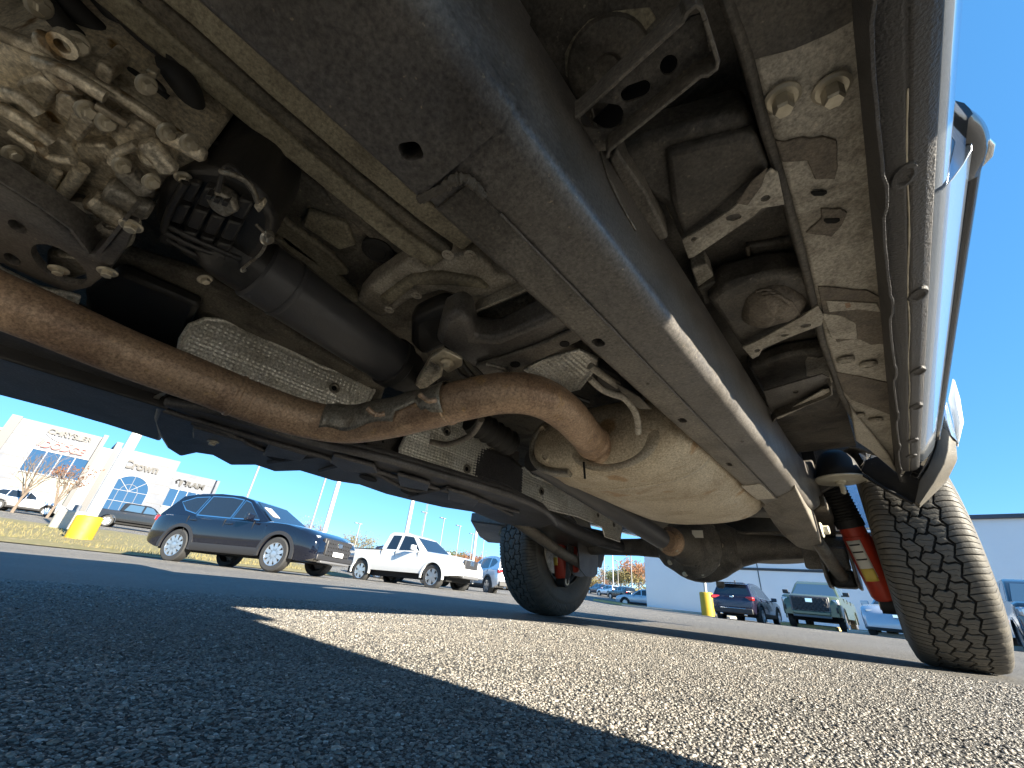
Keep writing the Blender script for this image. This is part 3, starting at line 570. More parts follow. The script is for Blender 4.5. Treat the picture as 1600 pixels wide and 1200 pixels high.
# ---- gearbox cross member, pierced
cm = slab('gearbox_crossmember', [(-180, 200), (-60, 254), (0, 288), (60, 326), (110, 362), (138, 398), (152, 398), (168, 380), (196, 344), (214, 350), (196, 388), (168, 428), (140, 450), (108, 458), (60, 440), (0, 412), (-60, 385), (-180, 340)], .462, .012, 'frame_black', T, .004)
holes_in(cm, [MB().poly([v - Vector((0, 0, .02)) for v in [uz(px + rx * math.cos(t) * math.cos(.55) - ry * math.sin(t) * math.sin(.55), py + rx * math.cos(t) * math.sin(.55) + ry * math.sin(t) * math.cos(.55), .462) for t in np.linspace(0, 2 * math.pi, 25)[:-1]]], (0, 0, .06)) for px, py, rx, ry in ((27, 354, 17, 8), (19, 405, 15, 7), (92, 413, 50, 22))])
wall('flange', [(-180, 195), (0, 284), (60, 322), (110, 358), (138, 396), (152, 397), (168, 379), (196, 342)], .455, .485, .004, 'frame_black', cm)
slab('mount_pad', [(70, 395), (120, 402), (150, 425), (110, 440), (70, 420)], .485, .03, 'alu_dark', cm, .006)
for px, py in ((92, 421), (168, 424), (205, 352)): hexbolt(uz(px, py, .468 if px == 92 else .458), (.1, .2, -1), .0068, cm, 'steel_bolt')
# ---- centre shaft
sh = pxcyl('drive_shaft', (398, 418, .545), (622, 572, .545), .0545, 'shaft_black', T, 48, .004)
A, B_ = uz(398, 418, .545), uz(622, 572, .545); D = (B_ - A).normalized(); L = (B_ - A).length
MB().lathe([(.056, -.002), (.0575, .003), (.056, .008)], A + D * .055, D, 48).build('weld_ring', 'shaft_black', sh)
MB().lathe([(.05, 0), (.060, .004), (.060, .022), (.052, .026), (.050, .06)], A + D * (L - .03), D, 48).build('shaft_collar', 'black_rubber', sh)
MB().lathe([(.03, 0), (.047, .02), (.05, .05), (.05, .09)], A - D * .08, D, 32).build('shaft_yoke', 'black_plastic', sh)
MB().lathe([(.045, 0), (.045, .05), (.038, .06), (.038, .10)], B_, D, 32).build('centre_bearing', 'black_rubber', sh)
# long dark tunnel wall pressings right of the pipe
slab('tunnel_panel', [(145, 415), (185, 395), (330, 440), (480, 540), (600, 610), (590, 640), (480, 590), (330, 500), (240, 560), (130, 480)], .60, .03, 'floor_dark', T, .01)
slab('tunnel_panel', [(130, 455), (180, 425), (310, 480), (300, 500), (270, 570), (140, 520)], .57, .03, 'black_plastic', T, .01)
# ---- exhaust
EX = [(-170, 390, .425), (-40, 452, .42), (80, 502, .415), (200, 553, .41), (310, 595, .405), (400, 630, .40), (480, 655, .40), (545, 664, .402), (610, 655, .408), (670, 640, .42), (730, 624, .432), (790, 614, .446), (842, 620, .452), (885, 646, .455), (925, 690, .458), (948, 712, .460)]
P0_, P1_ = uz(*EX[0]), uz(*EX[1]); d_ = (P0_ - P1_).normalized()
PE = smooth_path([P0_ + d_ * .75 + Vector((.12, -.9, .03)), P0_ + d_ * .5 + Vector((.02, -.3, .01)), P0_ + d_ * .25] + [uz(*p) for p in EX], 8)
ex = MB().tube(PE, .0415, 32).build('exhaust_pipe', 'rust_pipe', T, smooth=60)
def along(px):  # nearest index of the pipe axis to a pixel column
    return min(range(len(PE)), key=lambda i: abs(800 + FPX * ((PE[i] - CAM).dot(rt) / (PE[i] - CAM).dot(fw)) - px))
def ringbead(px, r, h, m, nm='weld_ring'):
    i = along(px); t = (PE[i + 1] - PE[i - 1]).normalized()
    return MB().lathe([(.041, -h), (r - .0025, -h * .5), (r - .0025, h * .5), (.041, h)], PE[i], t, 32).build(nm, m, ex)
ringbead(371, .0465, .006, 'rust_pipe'); ringbead(388, .0452, .003, 'rust_pipe'); ringbead(703, .0462, .005, 'rust_pipe')
# half-round shield riding on top of the pipe, with a torn edge and two welded tabs
i0, i1 = along(502), along(706); P = PE[i0:i1 + 1]; rings = []; ref = Vector((0, 0, 1))
for k, p in enumerate(P):
    t = (PE[i0 + k + 1] - PE[i0 + k - 1]).normalized(); u = (ref - t * ref.dot(t)).normalized(); w = t.cross(u)
    f = k / len(P); a0 = R(-125 + (26 if .62 < f < .80 else 0) - (10 if f > .86 else 0) + 6 * math.sin(f * 17)); a1 = R(95); r_ = .0462 + .0012 * math.sin(f * 21)
    if f < .06: r_ -= .003
    rings.append([p + (u * math.cos(a0 + (a1 - a0) * j / 20) - w * math.sin(a0 + (a1 - a0) * j / 20)) * r_ for j in range(21)])
MB().loft(rings, closed=False, caps=False).build('pipe_shield', 'alu_dark', ex, solid=.0016, smooth=60)
for px, py, z in ((588, 650, .372), (670, 628, .388)):
    c = uz(px, py, z); bead([c + Vector((-.012, -.016, .012)), c + Vector((-.004, 0, .004)), c + Vector((.0, .014, .010))], .0045, ex, 'rust_pipe', 6)
# ---- muffler: oval can, front cap with a pressed recess for the pipe
mc = Vector((-.515, 0, .500)); hw, hh = .245, .108
def oval(y, s=1., dz=0, dx=0, n=40, e=2.6):
    out = []
    for k in range(n):
        a = 2 * math.pi * k / n; ca, sa = math.cos(a), math.sin(a)
        out.append((mc.x + dx + hw * s * math.copysign(abs(ca) ** (2 / e), ca), y, mc.z + dz + (hh - hw * (1 - s) * .9) * math.copysign(abs(sa) ** (2 / e), sa)))
    return out
mu = MB(); mu.loft([oval(.882, .60), oval(.884, .72), oval(.894, .82), oval(.915, .91), oval(.95, .965), oval(1.0, .99), oval(1.06, 1.0), oval(1.45, 1.0), oval(1.62, .985), oval(1.70, .95), oval(1.75, .88), oval(1.775, .76)])
muf = mu.build('muffler', 'muffler_steel', T, smooth=50)
MB().loft([oval(1.052, 1.0), oval(1.056, 1.012), oval(1.066, 1.012), oval(1.070, 1.0)], caps=False).build('muffler_seam', 'muffler_steel', muf, smooth=60)
MB().loft([oval(1.068, 1.0), oval(1.069, 1.006), oval(1.072, 1.006), oval(1.073, 1.0)], caps=False).build('muffler_seam', 'alu_dark', muf, smooth=60)
rim = [Vector(p) + Vector((0, -.004, 0)) for p in oval(.925, .94)]
MB().tube([p for p in rim if p.x < -.58], .013, 10).build('rolled_rim', 'alu_dark', muf, smooth=60)
for px, py in ((853, 713), (848, 672)):
    c = uy(px, py, .893); MB().lathe([(.018, -.01), (.016, .001), (.011, .004), (.008, -.001), (.001, -.001)], c, (-.15, -1, -.1), 20).build('dimple', 'muffler_steel', muf, smooth=60)
# pressed swage round the pipe and its weld
i = along(925); tdir = (PE[i + 2] - PE[i - 2]).normalized()
MB().lathe([(.0415, -.010), (.0455, -.004), (.0460, .004), (.0425, .010)], PE[i], tdir, 32).build('weld_ring', 'rust_pipe', muf)
sw = []
for r_, y_ in ((1.0, .8765), (.93, .873), (.80, .873), (.72, .8795)):
    sw.append([(PE[i].x + .035 + math.cos(a) * .125 * r_, y_ + .012, PE[i].z + .002 + math.sin(a) * .072 * r_) for a in [2 * math.pi * k / 36 for k in range(36)]])
MB().loft(sw, caps=False).build('swage', 'muffler_steel', muf, smooth=60)
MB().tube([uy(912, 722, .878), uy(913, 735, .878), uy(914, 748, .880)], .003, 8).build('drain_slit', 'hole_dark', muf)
# hanger rods near the muffler
hg = pxtube('hanger_rod', [(922, 592, .485), (940, 608, .475), (958, 616, .468), (975, 622, .463), (990, 640, .455), (996, 658, .445), (997, 676, .437)], .0068, 'ecoat_tan', T, 12)
pxtube('hanger_rod', [(922, 572, .495), (940, 585, .492), (965, 602, .49)], .0075, 'ecoat_tan', T, 12)
slab('hanger_rubber', [(935, 575), (968, 592), (972, 612), (950, 612), (930, 595)], .50, .03, 'black_rubber', T, .006)
slab('hanger_plate', [(962, 600), (1000, 622), (1018, 640), (1000, 640), (978, 625)], .478, .006, 'frame_dusty', T, .002)
# ---- dimpled heat shields
def shield(name, outline, x, holes, parent, pitch=.0125, depth=.0048, margin=.012, tilt=0., m='shield_alu', zplane=None, th=.0015):
    """embossed sheet; outline in pixels laid on the upright plane X=x (or the level z=zplane)"""
    f = (lambda p: ux(p[0], p[1], x)) if zplane is None else (lambda p: uz(p[0], p[1], zplane))
    P = [f(p) for p in outline]
    if zplane is None: Q = [(p.y, p.z) for p in P]; to3 = lambda u, v, d: Vector((x + d + tilt * (v - Q[0][1]), u, v))
    else: Q = [(p.x, p.y) for p in P]; to3 = lambda u, v, d: Vector((u, v, zplane - d))
    HQ = [((f(h).y, f(h).z) if zplane is None else (f(h).x, f(h).y)) + (h[2],) for h in holes]
    q = np.array(Q); lo = q.min(0); hi = q.max(0); st = pitch / 4; nu = int((hi[0] - lo[0]) / st) + 1; nv = int((hi[1] - lo[1]) / st) + 1
    U = lo[0] + np.arange(nu) * st; W = lo[1] + np.arange(nv) * st; uu, vv = np.meshgrid(U, W, indexing='ij')
    ins = np.zeros(uu.shape, bool); dist = np.full(uu.shape, 9.)
    for i in range(len(Q)):
        (x0, y0), (x1, y1) = Q[i], Q[(i + 1) % len(Q)]
        cond = ((y0 > vv) != (y1 > vv)) & (uu < (x1 - x0) * (vv - y0) / ((y1 - y0) if abs(y1 - y0) > 1e-9 else 1e-9) + x0); ins ^= cond
        L2 = (x1 - x0) ** 2 + (y1 - y0) ** 2 + 1e-12; t = np.clip(((uu - x0) * (x1 - x0) + (vv - y0) * (y1 - y0)) / L2, 0, 1)
        dist = np.minimum(dist, np.hypot(uu - x0 - t * (x1 - x0), vv - y0 - t * (y1 - y0)))
    bump = depth * (np.abs(np.sin(math.pi * uu / pitch)) * np.abs(np.sin(math.pi * vv / (pitch * .8)))) ** .9
    bump *= np.clip((dist - margin * .5) / (margin * .5), 0, 1)
    bump += .003 * np.sin(uu * 19 + 1) * np.sin(vv * 23) + .0035 * np.clip(1 - dist / .006, 0, 1)
    for hx, hy, hr in HQ:
        d = np.hypot(uu - hx, vv - hy); k = np.clip((hr * 2.3 - d) / (hr * .6), 0, 1); bump = bump * (1 - k) + k * .004; ins &= d > hr
    b = MB(); idx = -np.ones(uu.shape, int); keep = ins
    for i in range(nu):
        for j in range(nv):
            idx[i, j] = len(b.v); b.v.append(to3(uu[i, j], vv[i, j], bump[i, j]))
    for i in range(nu - 1):
        for j in range(nv - 1):
            if keep[i, j] and keep[i + 1, j] and keep[i, j + 1] and keep[i + 1, j + 1]: b.f.append([idx[i, j], idx[i + 1, j], idx[i + 1, j + 1], idx[i, j + 1]])
    used = sorted({k for f_ in b.f for k in f_}); rm = {k: i for i, k in enumerate(used)}; b.v = [b.v[k] for k in used]; b.f = [[rm[k] for k in f_] for f_ in b.f]
    o = b.build(name, m, parent, smooth=70)
    HB = [to3(u_, v_, .001) for u_, v_ in Q]; HB = [p_ for i_ in range(len(HB)) for p_ in (HB[i_], HB[i_].lerp(HB[(i_ + 1) % len(HB)], .5))]; MB().tube(HB + [HB[0]], pitch * .34, 8).build('hem', m, o, smooth=60)
    for hx, hy, hr in HQ:
        ax = Vector((1, 0, 0)) if zplane is None else Vector((0, 0, -1))
        c = to3(hx, hy, .004); MB().lathe([(hr * 1.75, -.002), (hr * 1.75, .0025), (hr * 1.2, .0035), (hr * .9, .001), (hr * .85, -.004), (.0004, -.004)], c, ax, 20).build('washer', 'alu_dark', o)
        MB().lathe([(hr * .8, -.004), (hr * .78, .001), (hr * .3, .003), (.0004, .003)], c, ax, 14).build('fastener', 'hole_dark', o)
    return o
shield('heat_shield', [(278, 556), (282, 530), (296, 508), (320, 498), (350, 500), (390, 515), (440, 541), (500, 572), (552, 588), (586, 597), (584, 612), (572, 634), (540, 642), (470, 640), (400, 622), (330, 590)], -1.04, [(521, 607, .0085)], T)
shield('heat_shield', [(624, 700), (634, 680), (660, 655), (740, 650), (790, 702), (795, 712), (786, 766), (700, 744), (624, 722)], -1.06, [(697, 675, .009), (768, 705, .009), (728, 733, .0095)], T)
shield('heat_shield', [(806, 735), (818, 730), (830, 742), (900, 772), (965, 806), (972, 815), (968, 846), (945, 838), (940, 822), (900, 806), (808, 784)], -1.09, [(845, 768, .010), (933, 805, .007), (958, 820, .007)], T, pitch=.014)
shield('heat_shield', [(820, 576), (850, 560), (905, 546), (933, 560), (925, 580), (905, 606), (880, 612)], None, [], T, zplane=.535)
shield('heat_shield', [(740, 492), (760, 482), (825, 452), (838, 462), (842, 480), (790, 505), (752, 512)], None, [], T, zplane=.60, m='alu_dark')
wall('shield_rim', [(740, 494), (745, 486), (765, 478), (825, 452)], .575, .60, .006, 'ecoat_tan', T)
shield('heat_shield', [(-80, 360), (0, 418), (60, 448), (108, 458), (122, 462), (118, 476), (60, 462), (0, 440), (-80, 400)], None, [], T, zplane=.48)
# dark webs between the shields
MB().poly([ux(788, 700, -1.10), ux(812, 705, -1.10), ux(806, 790, -1.10), ux(786, 768, -1.10)], (-.02, 0, 0)).build('tank_strap', 'frame_black', T, .003)
MB().poly([ux(575, 690, -1.09), ux(625, 680, -1.09), ux(622, 740, -1.09), ux(570, 720, -1.09)], (-.02, 0, 0)).build('tank_strap', 'frame_black', T, .003)
for q in range(3): pxtube('brake_line', [(582 + q * 8, 690, .475), (590 + q * 8, 705, .47), (585 + q * 8, 735, .455)], .004, 'black_plastic', T, 8)
# ribbed rear shaft boot behind the muffler
A, B_ = ux(735, 655, -.88), ux(800, 695, -.86); D = (B_ - A); L = D.length
MB().lathe([(.038 + (.006 if k % 2 else 0), L * k / 12) for k in range(13)], A, D, 28).build('shaft_boot', 'black_rubber', T)
pxtube('park_cable', [(672, 690, .455), (700, 694, .45), (735, 680, .455), (752, 655, .465)], .008, 'frame_dusty', T)
# ---- mid cross member and mount
m1 = slab('cross_member', [(690, 500), (715, 488), (735, 500), (742, 530), (775, 532), (868, 490), (885, 482), (915, 512), (900, 520), (842, 548), (790, 566), (742, 578), (715, 560), (680, 535)], .515, .06, 'frame_black', T, .014, 3)
slab('member_flange', [(742, 572), (790, 558), (842, 540), (900, 514), (912, 530), (850, 560), (790, 585), (760, 590)], .505, .008, 'frame_dusty', m1, .003)
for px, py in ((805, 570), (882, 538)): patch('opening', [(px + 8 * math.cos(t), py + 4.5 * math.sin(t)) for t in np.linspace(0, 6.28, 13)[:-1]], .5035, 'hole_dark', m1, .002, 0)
slab('tunnel_brace', [(640, 500), (690, 478), (720, 490), (712, 540), (660, 560), (640, 540)], .57, .05, 'black_plastic', T, .02, 3)
br = slab('mount_bracket', [(672, 560), (692, 547), (722, 562), (722, 572), (700, 584), (690, 574)], .478, .008, 'steel_bolt', T, .002)
MB().lathe([(.014, 0), (.014, .004), (.007, .006), (.007, .014), (.001, .014)], uz(699, 566, .477), (0, 0, -1), 20).build('bolt', 'steel_bolt', br)
slab('bracket_web', [(648, 602), (672, 562), (692, 574), (690, 590), (660, 612)], .50, .02, 'alu_cast', br, .004)
pxtube('brake_line', [(760, 570, .50), (785, 576, .495), (800, 590, .50), (830, 600, .51)], .005, 'alu_dark', T, 8); pxtube('brake_line', [(735, 590, .50), (770, 596, .505), (800, 588, .51), (860, 606, .52), (920, 628, .52)], .006, 'black_plastic', T, 8)
for q in range(5):
    pxtube('cable', [(690 + q * 14, 520 + q * 8, .55), (720 + q * 20, 585 + q * 3, .53), (780 + q * 22, 605 + q * 4, .53)], .0045, 'black_rubber', T, 8)
# ---- fuel tank and its stamped skid plate on the far side
tk = slab('fuel_tank', [(262, 640), (300, 622), (420, 660), (560, 700), (700, 742), (790, 768), (840, 800), (700, 780), (500, 735), (330, 700)], .44, .16, 'skid_black', T, .03, 3)
SK0 = [(238, 655), (242, 640), (262, 628), (330, 640), (420, 668), (500, 693), (600, 716), (700, 745), (796, 773), (850, 798), (868, 818), (845, 826)]
SK1 = [(780, 818), (735, 800), (690, 793), (640, 782), (600, 772), (560, 758), (520, 752), (470, 737), (430, 738), (400, 728), (360, 728), (330, 712), (310, 709), (282, 715), (258, 700), (245, 680)]
sk = MB().poly([uz(px, py, .395) for px, py in SK0] + [uz(px, py, .385) for px, py in SK1], (0, 0, .03)).build('skid_plate', 'skid_black', T, .012, 3)
for pts in ([(300, 668), (380, 690), (390, 700), (350, 700), (300, 685)], [(420, 694), (480, 712), (470, 722), (410, 712)], [(520, 712), (585, 730), (590, 740), (540, 738), (515, 724)], [(620, 742), (672, 757), (668, 768), (625, 760)], [(700, 765), (750, 782), (740, 794), (700, 782)]):
    slab('pressed_rib', pts, .378, .012, 'skid_black', sk, .005, 3)
for px, py in ((430, 716), (575, 748), (722, 785), (640, 770)):
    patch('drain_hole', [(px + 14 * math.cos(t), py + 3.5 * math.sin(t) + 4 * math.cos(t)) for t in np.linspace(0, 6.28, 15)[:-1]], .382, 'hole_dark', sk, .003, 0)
for pts in ([(300, 660), (345, 672), (420, 705), (500, 712), (560, 735)], [(500, 735), (560, 728), (640, 765), (720, 768), (800, 805)], [(420, 722), (500, 712)], [(640, 775), (700, 762)], [(255, 640), (300, 655), (420, 690), (560, 728), (700, 768), (810, 800)]):
    pxtube('pressed_rib', [(x, y, .386) for x, y in pts], .007, 'skid_black', sk, 10, 5)
# bead along the inner lip
pxtube('skid_lip', [(x, y, .392) for x, y in SK0[2:11]], .012, 'skid_black', sk, 12, 4)
hexbolt(uz(333, 690, .378), (0, 0, -1), .008, sk, 'steel_bolt')
# dark under-shield further forward
slab('under_shield', [(-500, 480), (-300, 470), (-60, 490), (60, 535), (180, 575), (262, 612), (250, 690), (165, 663), (85, 640), (0, 618), (-300, 545), (-520, 520)], .405, .02, 'skid_black', T, .006)
MB().poly([ux(-300, 380, -1.1), ux(0, 480, -1.1), ux(285, 560, -1.1), ux(262, 640, -1.1), ux(0, 560, -1.1), ux(-300, 470, -1.1)], (-.02, 0, 0)).build('tank_guard', 'black_plastic', T, .004)
slab('guard_tab', [(236, 630), (240, 620), (256, 612), (262, 614), (250, 622), (242, 636)], .395, .003, 'alu_dark', T, .001)
# ================================================================== REAR AXLE, WHEELS, SHOCKS
YA, ZA = 2.405, .412; XN, XF = .118, -1.735
# exhaust side of the rear shaft
rs = MB().tube([(-.80, 1.0, .50), (-.80, 1.5, .45), (-.79, 1.98, .395)], .045, 28).build('drive_shaft', 'shaft_black', T, smooth=50)
ax = MB().tube([(-1.60, YA, ZA), (-1.1, YA, ZA), (-.98, YA, ZA), (-.90, YA, ZA - .003), (-.6, YA, ZA - .005), (-.45, YA, ZA), (-.3, YA, ZA), (-.02, YA, ZA)], [.046, .048, .056, .09, .10, .06, .05, .048], 28).build('rear_axle', 'frame_dusty', T, smooth=60)
# banjo: flattened bowl around the final drive
C = Vector((-.745, YA - .02, ZA - .005)); ringz = []
for k in range(9):
    t = -1 + 2 * k / 8; r = math.sqrt(max(0, 1 - t * t * .92))
    ringz.append([(C.x + math.cos(a) * .205 * r * (1.12 if abs(math.cos(a)) > .8 else 1), C.y + t * .13, C.z + math.sin(a) * .168 * r) for a in [2 * math.pi * i / 32 for i in range(32)]])
MB().loft(ringz).build('differential', 'frame_dusty', ax, smooth=60)
MB().lathe([(.155, 0), (.155, .012), (.11, .05), (.075, .10), (.058, .17), (.058, .20)], (-.75, YA - .12, .405), (-.12, -1, -.03), 32).build('pinion_housing', 'frame_dusty', ax, smooth=40)
MB().lathe([(.040, 0), (.068, .004), (.068, .016), (.05, .03), (.045, .05)], (-.78, YA - .31, .398), (-.12, -1, -.03), 28).build('pinion_flange', 'rust_pipe', ax)
for k in range(10):
    a = 2 * math.pi * k / 10; hexbolt((-.75 + .142 * math.cos(a), YA - .131, .405 + .142 * math.sin(a)), (0, -1, 0), .0085, ax, 'steel_bolt')
for k in range(4):
    a = .6 + math.pi / 2 * k; hexbolt((-.78 + .052 * math.cos(a), YA - .327, .398 + .052 * math.sin(a)), (-.1, -1, 0), .009, ax, 'steel_bolt')
MB().box((-.68, YA - .225, .445), (.05, .003, .035), Matrix.Rotation(.3, 3, 'Z')).build('part_label', 'white_label', ax)
for k in range(4):
    a = 1.0 + k * .55; MB().box((-.75 + .10 * math.cos(a + 2.6), YA - .15, .405 + .10 * math.sin(a + 2.6)), (.012, .06, .07), Matrix.Rotation(-(a + 2.6), 3, 'Y')).build('casting_rib', 'frame_dusty', ax, .003)
MB().lathe([(.02, 0), (.02, .02), (.012, .03)], (-.66, YA - .03, .248), (0, 0, -1), 12).build('drain_plug', 'frame_dusty', ax)
MB().tube([(-.55, YA - .04, .475), (-.3, YA - .055, .472), (-.1, YA - .05, .47)], .008, 10).build('brake_line', 'frame_dusty', ax)
# ---- spare tyre slung behind the axle
st = MB().lathe([(.17, -.06), (.30, -.09), (.36, -.075), (.375, 0), (.36, .075), (.30, .09), (.17, .06)], (-.62, 3.25, .56), (0, .05, 1), 48).build('spare_tyre', 'tyre_rubber', T)
MB().lathe([(.18, -.03), (.17, -.05), (.06, -.05), (.001, -.05)], (-.62, 3.25, .56), (0, .05, 1), 36).build('rim', 'steel_bolt', st)
# ---- links from the near rail end to the axle
lk = MB().tube([(-.185, 2.02, .385), (-.175, 2.12, .345), (-.165, 2.28, .305), (-.16, 2.38, .285)], [.022, .024, .026, .026], 16).build('lower_link', 'frame_dusty', T, smooth=60)
for x in (-.215, -.115): MB().poly([(x, 2.26, .40), (x, 2.5, .40), (x, 2.48, .28), (x, 2.43, .245), (x, 2.34, .245), (x, 2.27, .28)], (.012, 0, 0)).build('link_bracket', 'frame_black', ax, .004)
MB().box((-.16, 2.40, .285), (.085, .11, .07)).build('link_bush', 'black_rubber', ax, .012)
MB().box((-.20, 2.33, .36), (.16, .05, .09)).build('spring_pad', 'frame_dusty', ax, .01)
lf = MB().tube([(-1.46, 1.30, .52), (-1.46, 1.7, .45), (-1.46, 2.1, .35), (-1.455, 2.38, .30)], [.03, .032, .03, .03], 16).build('lower_link', 'frame_dusty', T, smooth=60)
for x in (-1.50, -1.42): MB().poly([(x, 2.25, .42), (x, 2.5, .42), (x, 2.48, .26), (x, 2.43, .235), (x, 2.34, .235), (x, 2.27, .27)], (.006, 0, 0)).build('link_bracket', 'frame_black', ax, .002)
# heavy arm and rail tail passing in front of the far wheel
ta = slab('trailing_arm', [(808, 826, .47), (850, 800, .47), (870, 815, .46), (910, 838, .44), (965, 850, .42), (978, 862, .40), (960, 866, .395), (900, 856, .40), (850, 846, .42), (820, 836, .45)], .45, .06, 'frame_black', T, .012, 3)
slab('body_mount', [(735, 815, .50), (790, 822, .48), (808, 828, .47), (820, 850, .44), (790, 850, .45), (762, 848, .46), (748, 838, .48)], .48, .06, 'frame_black', T, .01, 3)
pxtube('rail_tail', [(846, 800, .455), (880, 820, .45), (930, 842, .425), (985, 858, .405)], [.03, .034, .034, .03], 'skid_black', T, 16)
hexbolt(uz(784, 833, .455), (.7, -.4, -.3), .014, T, 'steel_bolt')
pxtube('brake_line', [(790, 850, .455), (850, 865, .43), (905, 872, .41), (940, 868, .40)], .011, 'frame_dusty', T, 10)
slab('spring_seat', [(905, 868, .40), (935, 862, .40), (945, 868, .38), (940, 888, .34), (922, 884, .345), (908, 880, .37)], .38, .05, 'frame_black', T, .006)
# ---- tyres with separate tread blocks
RT = .412; NB = 44; PITCH = 2 * math.pi / NB
def rprof(w):
    a = abs(w); return RT - .002 * (a / .08) ** 2 - (0 if a < .082 else 3.4 * (a - .082) ** 2 + .14 * (a - .082)) - (0 if a < .112 else 8 * (a - .112) ** 1.6 * 3)
def groove(i, t):   # groove centre line across the tread, t in pitches
    base = (-.0615, -.0225, .0195, .0600)[i]; ph = (0., .35, .8, .5)[i]; am = (.0050, .0075, .0075, .0050)[i]
    return base + am * math.sin(2 * math.pi * (t + ph)) + .35 * am * math.sin(4 * math.pi * (t + ph))
def block_mesh(row):
    b = MB(); phase = (0., .42, .12, .66, .3)[row]; lo = (lambda t: -.131) if row == 0 else (lambda t: groove(row - 1, t) + .0036)
    hi = (lambda t: .131) if row == 4 else (lambda t: groove(row, t) - .0036)
    slats = 3; g = .12 if row not in (0, 4) else .07; sp = .045 if row in (0, 4) else .022
    for s_ in range(slats):
        t0 = phase + g / 2 + (1 - g) * s_ / slats + (sp / 2 if s_ else 0); t1 = phase + g / 2 + (1 - g) * (s_ + 1) / slats - (sp / 2 if s_ < slats - 1 else 0)
        nu, nv = (6 if row in (0, 4) else 4), 2; G = {}
        for lay in (0, 1):
            for i in range(nu + 1):
                for j in range(nv + 1):
                    t = t0 + (t1 - t0) * j / nv; w0, w1 = lo(t), hi(t); u = i / nu; w = w0 + (w1 - w0) * u
                    ed = .0016 if (i in (0, nu) or j in (0, nv)) else 0
                    th = (t + (.13 * (u - .5) + .07 * math.sin(u * 2 * math.pi) if row not in (0, 4) else .10 * math.sin(u * math.pi)) * (1 if row % 2 else -1)) * PITCH
                    r = rprof(w) - (ed if lay == 0 else .0115)
                    G[lay, i, j] = len(b.v); b.v.append(Vector((w, -r * math.cos(th), -r * math.sin(th))))
        for i in range(nu):
            for j in range(nv): b.f.append([G[0, i, j], G[0, i + 1, j], G[0, i + 1, j + 1], G[0, i, j + 1]])
        for i in range(nu):
            b.f.append([G[0, i, 0], G[0, i + 1, 0], G[1, i + 1, 0], G[1, i, 0]]); b.f.append([G[0, i, nv], G[0, i + 1, nv], G[1, i + 1, nv], G[1, i, nv]])
        for j in range(nv):
            b.f.append([G[0, 0, j], G[0, 0, j + 1], G[1, 0, j + 1], G[1, 0, j]]); b.f.append([G[0, nu, j], G[0, nu, j + 1], G[1, nu, j + 1], G[1, nu, j]])
    me = bpy.data.meshes.new('tread_block'); me.from_pydata([tuple(v) for v in b.v], [], b.f)
    bm = bmesh.new(); bm.from_mesh(me); bmesh.ops.recalc_face_normals(bm, faces=bm.faces); bm.to_mesh(me); bm.free()
    me.materials.append(MATS['tyre_rubber']); me.shade_smooth(); me.set_sharp_from_angle(angle=R(40)); return me
BLK = [block_mesh(i) for i in range(5)]
def tyre(x, inner):
    prof = [(.215, inner * -.115), (.235, -.128), (.27, -.136), (.32, -.138)]
    ring = []
    ws = np.linspace(-.131, .131, 25)
    body = [(.228, -.112), (.25, -.124), (.285, -.134), (.315, -.1365), (.335, -.1345)] + [(max(.338, rprof(w) - .0105), w) for w in ws] + [(.335, .1345), (.315, .1365), (.285, .134), (.25, .124), (.228, .112)]
    t = bpy.data.objects.new  # noqa
    o = MB().lathe(body, (0, 0, 0), (1, 0, 0), 72, False).build('rear_tyre', 'tyre_groove', None, smooth=50)
    o.data.materials.append(MATS['tyre_rubber'])
    for pl in o.data.polygons:
        if math.hypot(pl.center.y, pl.center.z) < .352: pl.material_index = 1
    o.location = (x, YA, ZA); o.parent = T; o.matrix_parent_inverse = PINV(T)
    for r_ in range(5):
        for k in range(NB):
            q = bpy.data.objects.new('tread_block', BLK[r_]); COL.objects.link(q); q.parent = o; q.rotation_euler = (k * PITCH, 0, 0)
    return o
for x, inner in ((XN, -1), (XF, 1)):
    ty = tyre(x, inner)
    s_ = inner
    b = MB(); b.lathe([(.232, s_ * .118), (.226, s_ * .105), (.205, s_ * .10), (.20, -s_ * .02), (.19, -s_ * .03), (.06, -s_ * .05), (.001, -s_ * .05)], (x, YA, ZA), (1, 0, 0), 48, False); rimo = b.build('rim', 'black_plastic', T)
    MB().lathe([(.16, 0), (.165, s_ * .012), (.06, s_ * .02), (.001, s_ * .02)], (x + s_ * .02, YA, ZA), (1, 0, 0), 36).build('brake_disc', 'alu_dark', rimo)
    MB().loft([[(x + s_ * .121 + .004 * math.cos(a), YA + (.232 + .004 * math.sin(a)) * math.cos(t), ZA + (.232 + .004 * math.sin(a)) * math.sin(t)) for a in (0, 1.57, 3.14, 4.71)] for t in np.linspace(0, 2 * math.pi, 49)], caps=False).build('rim_lip', 'alu_dark', rimo)
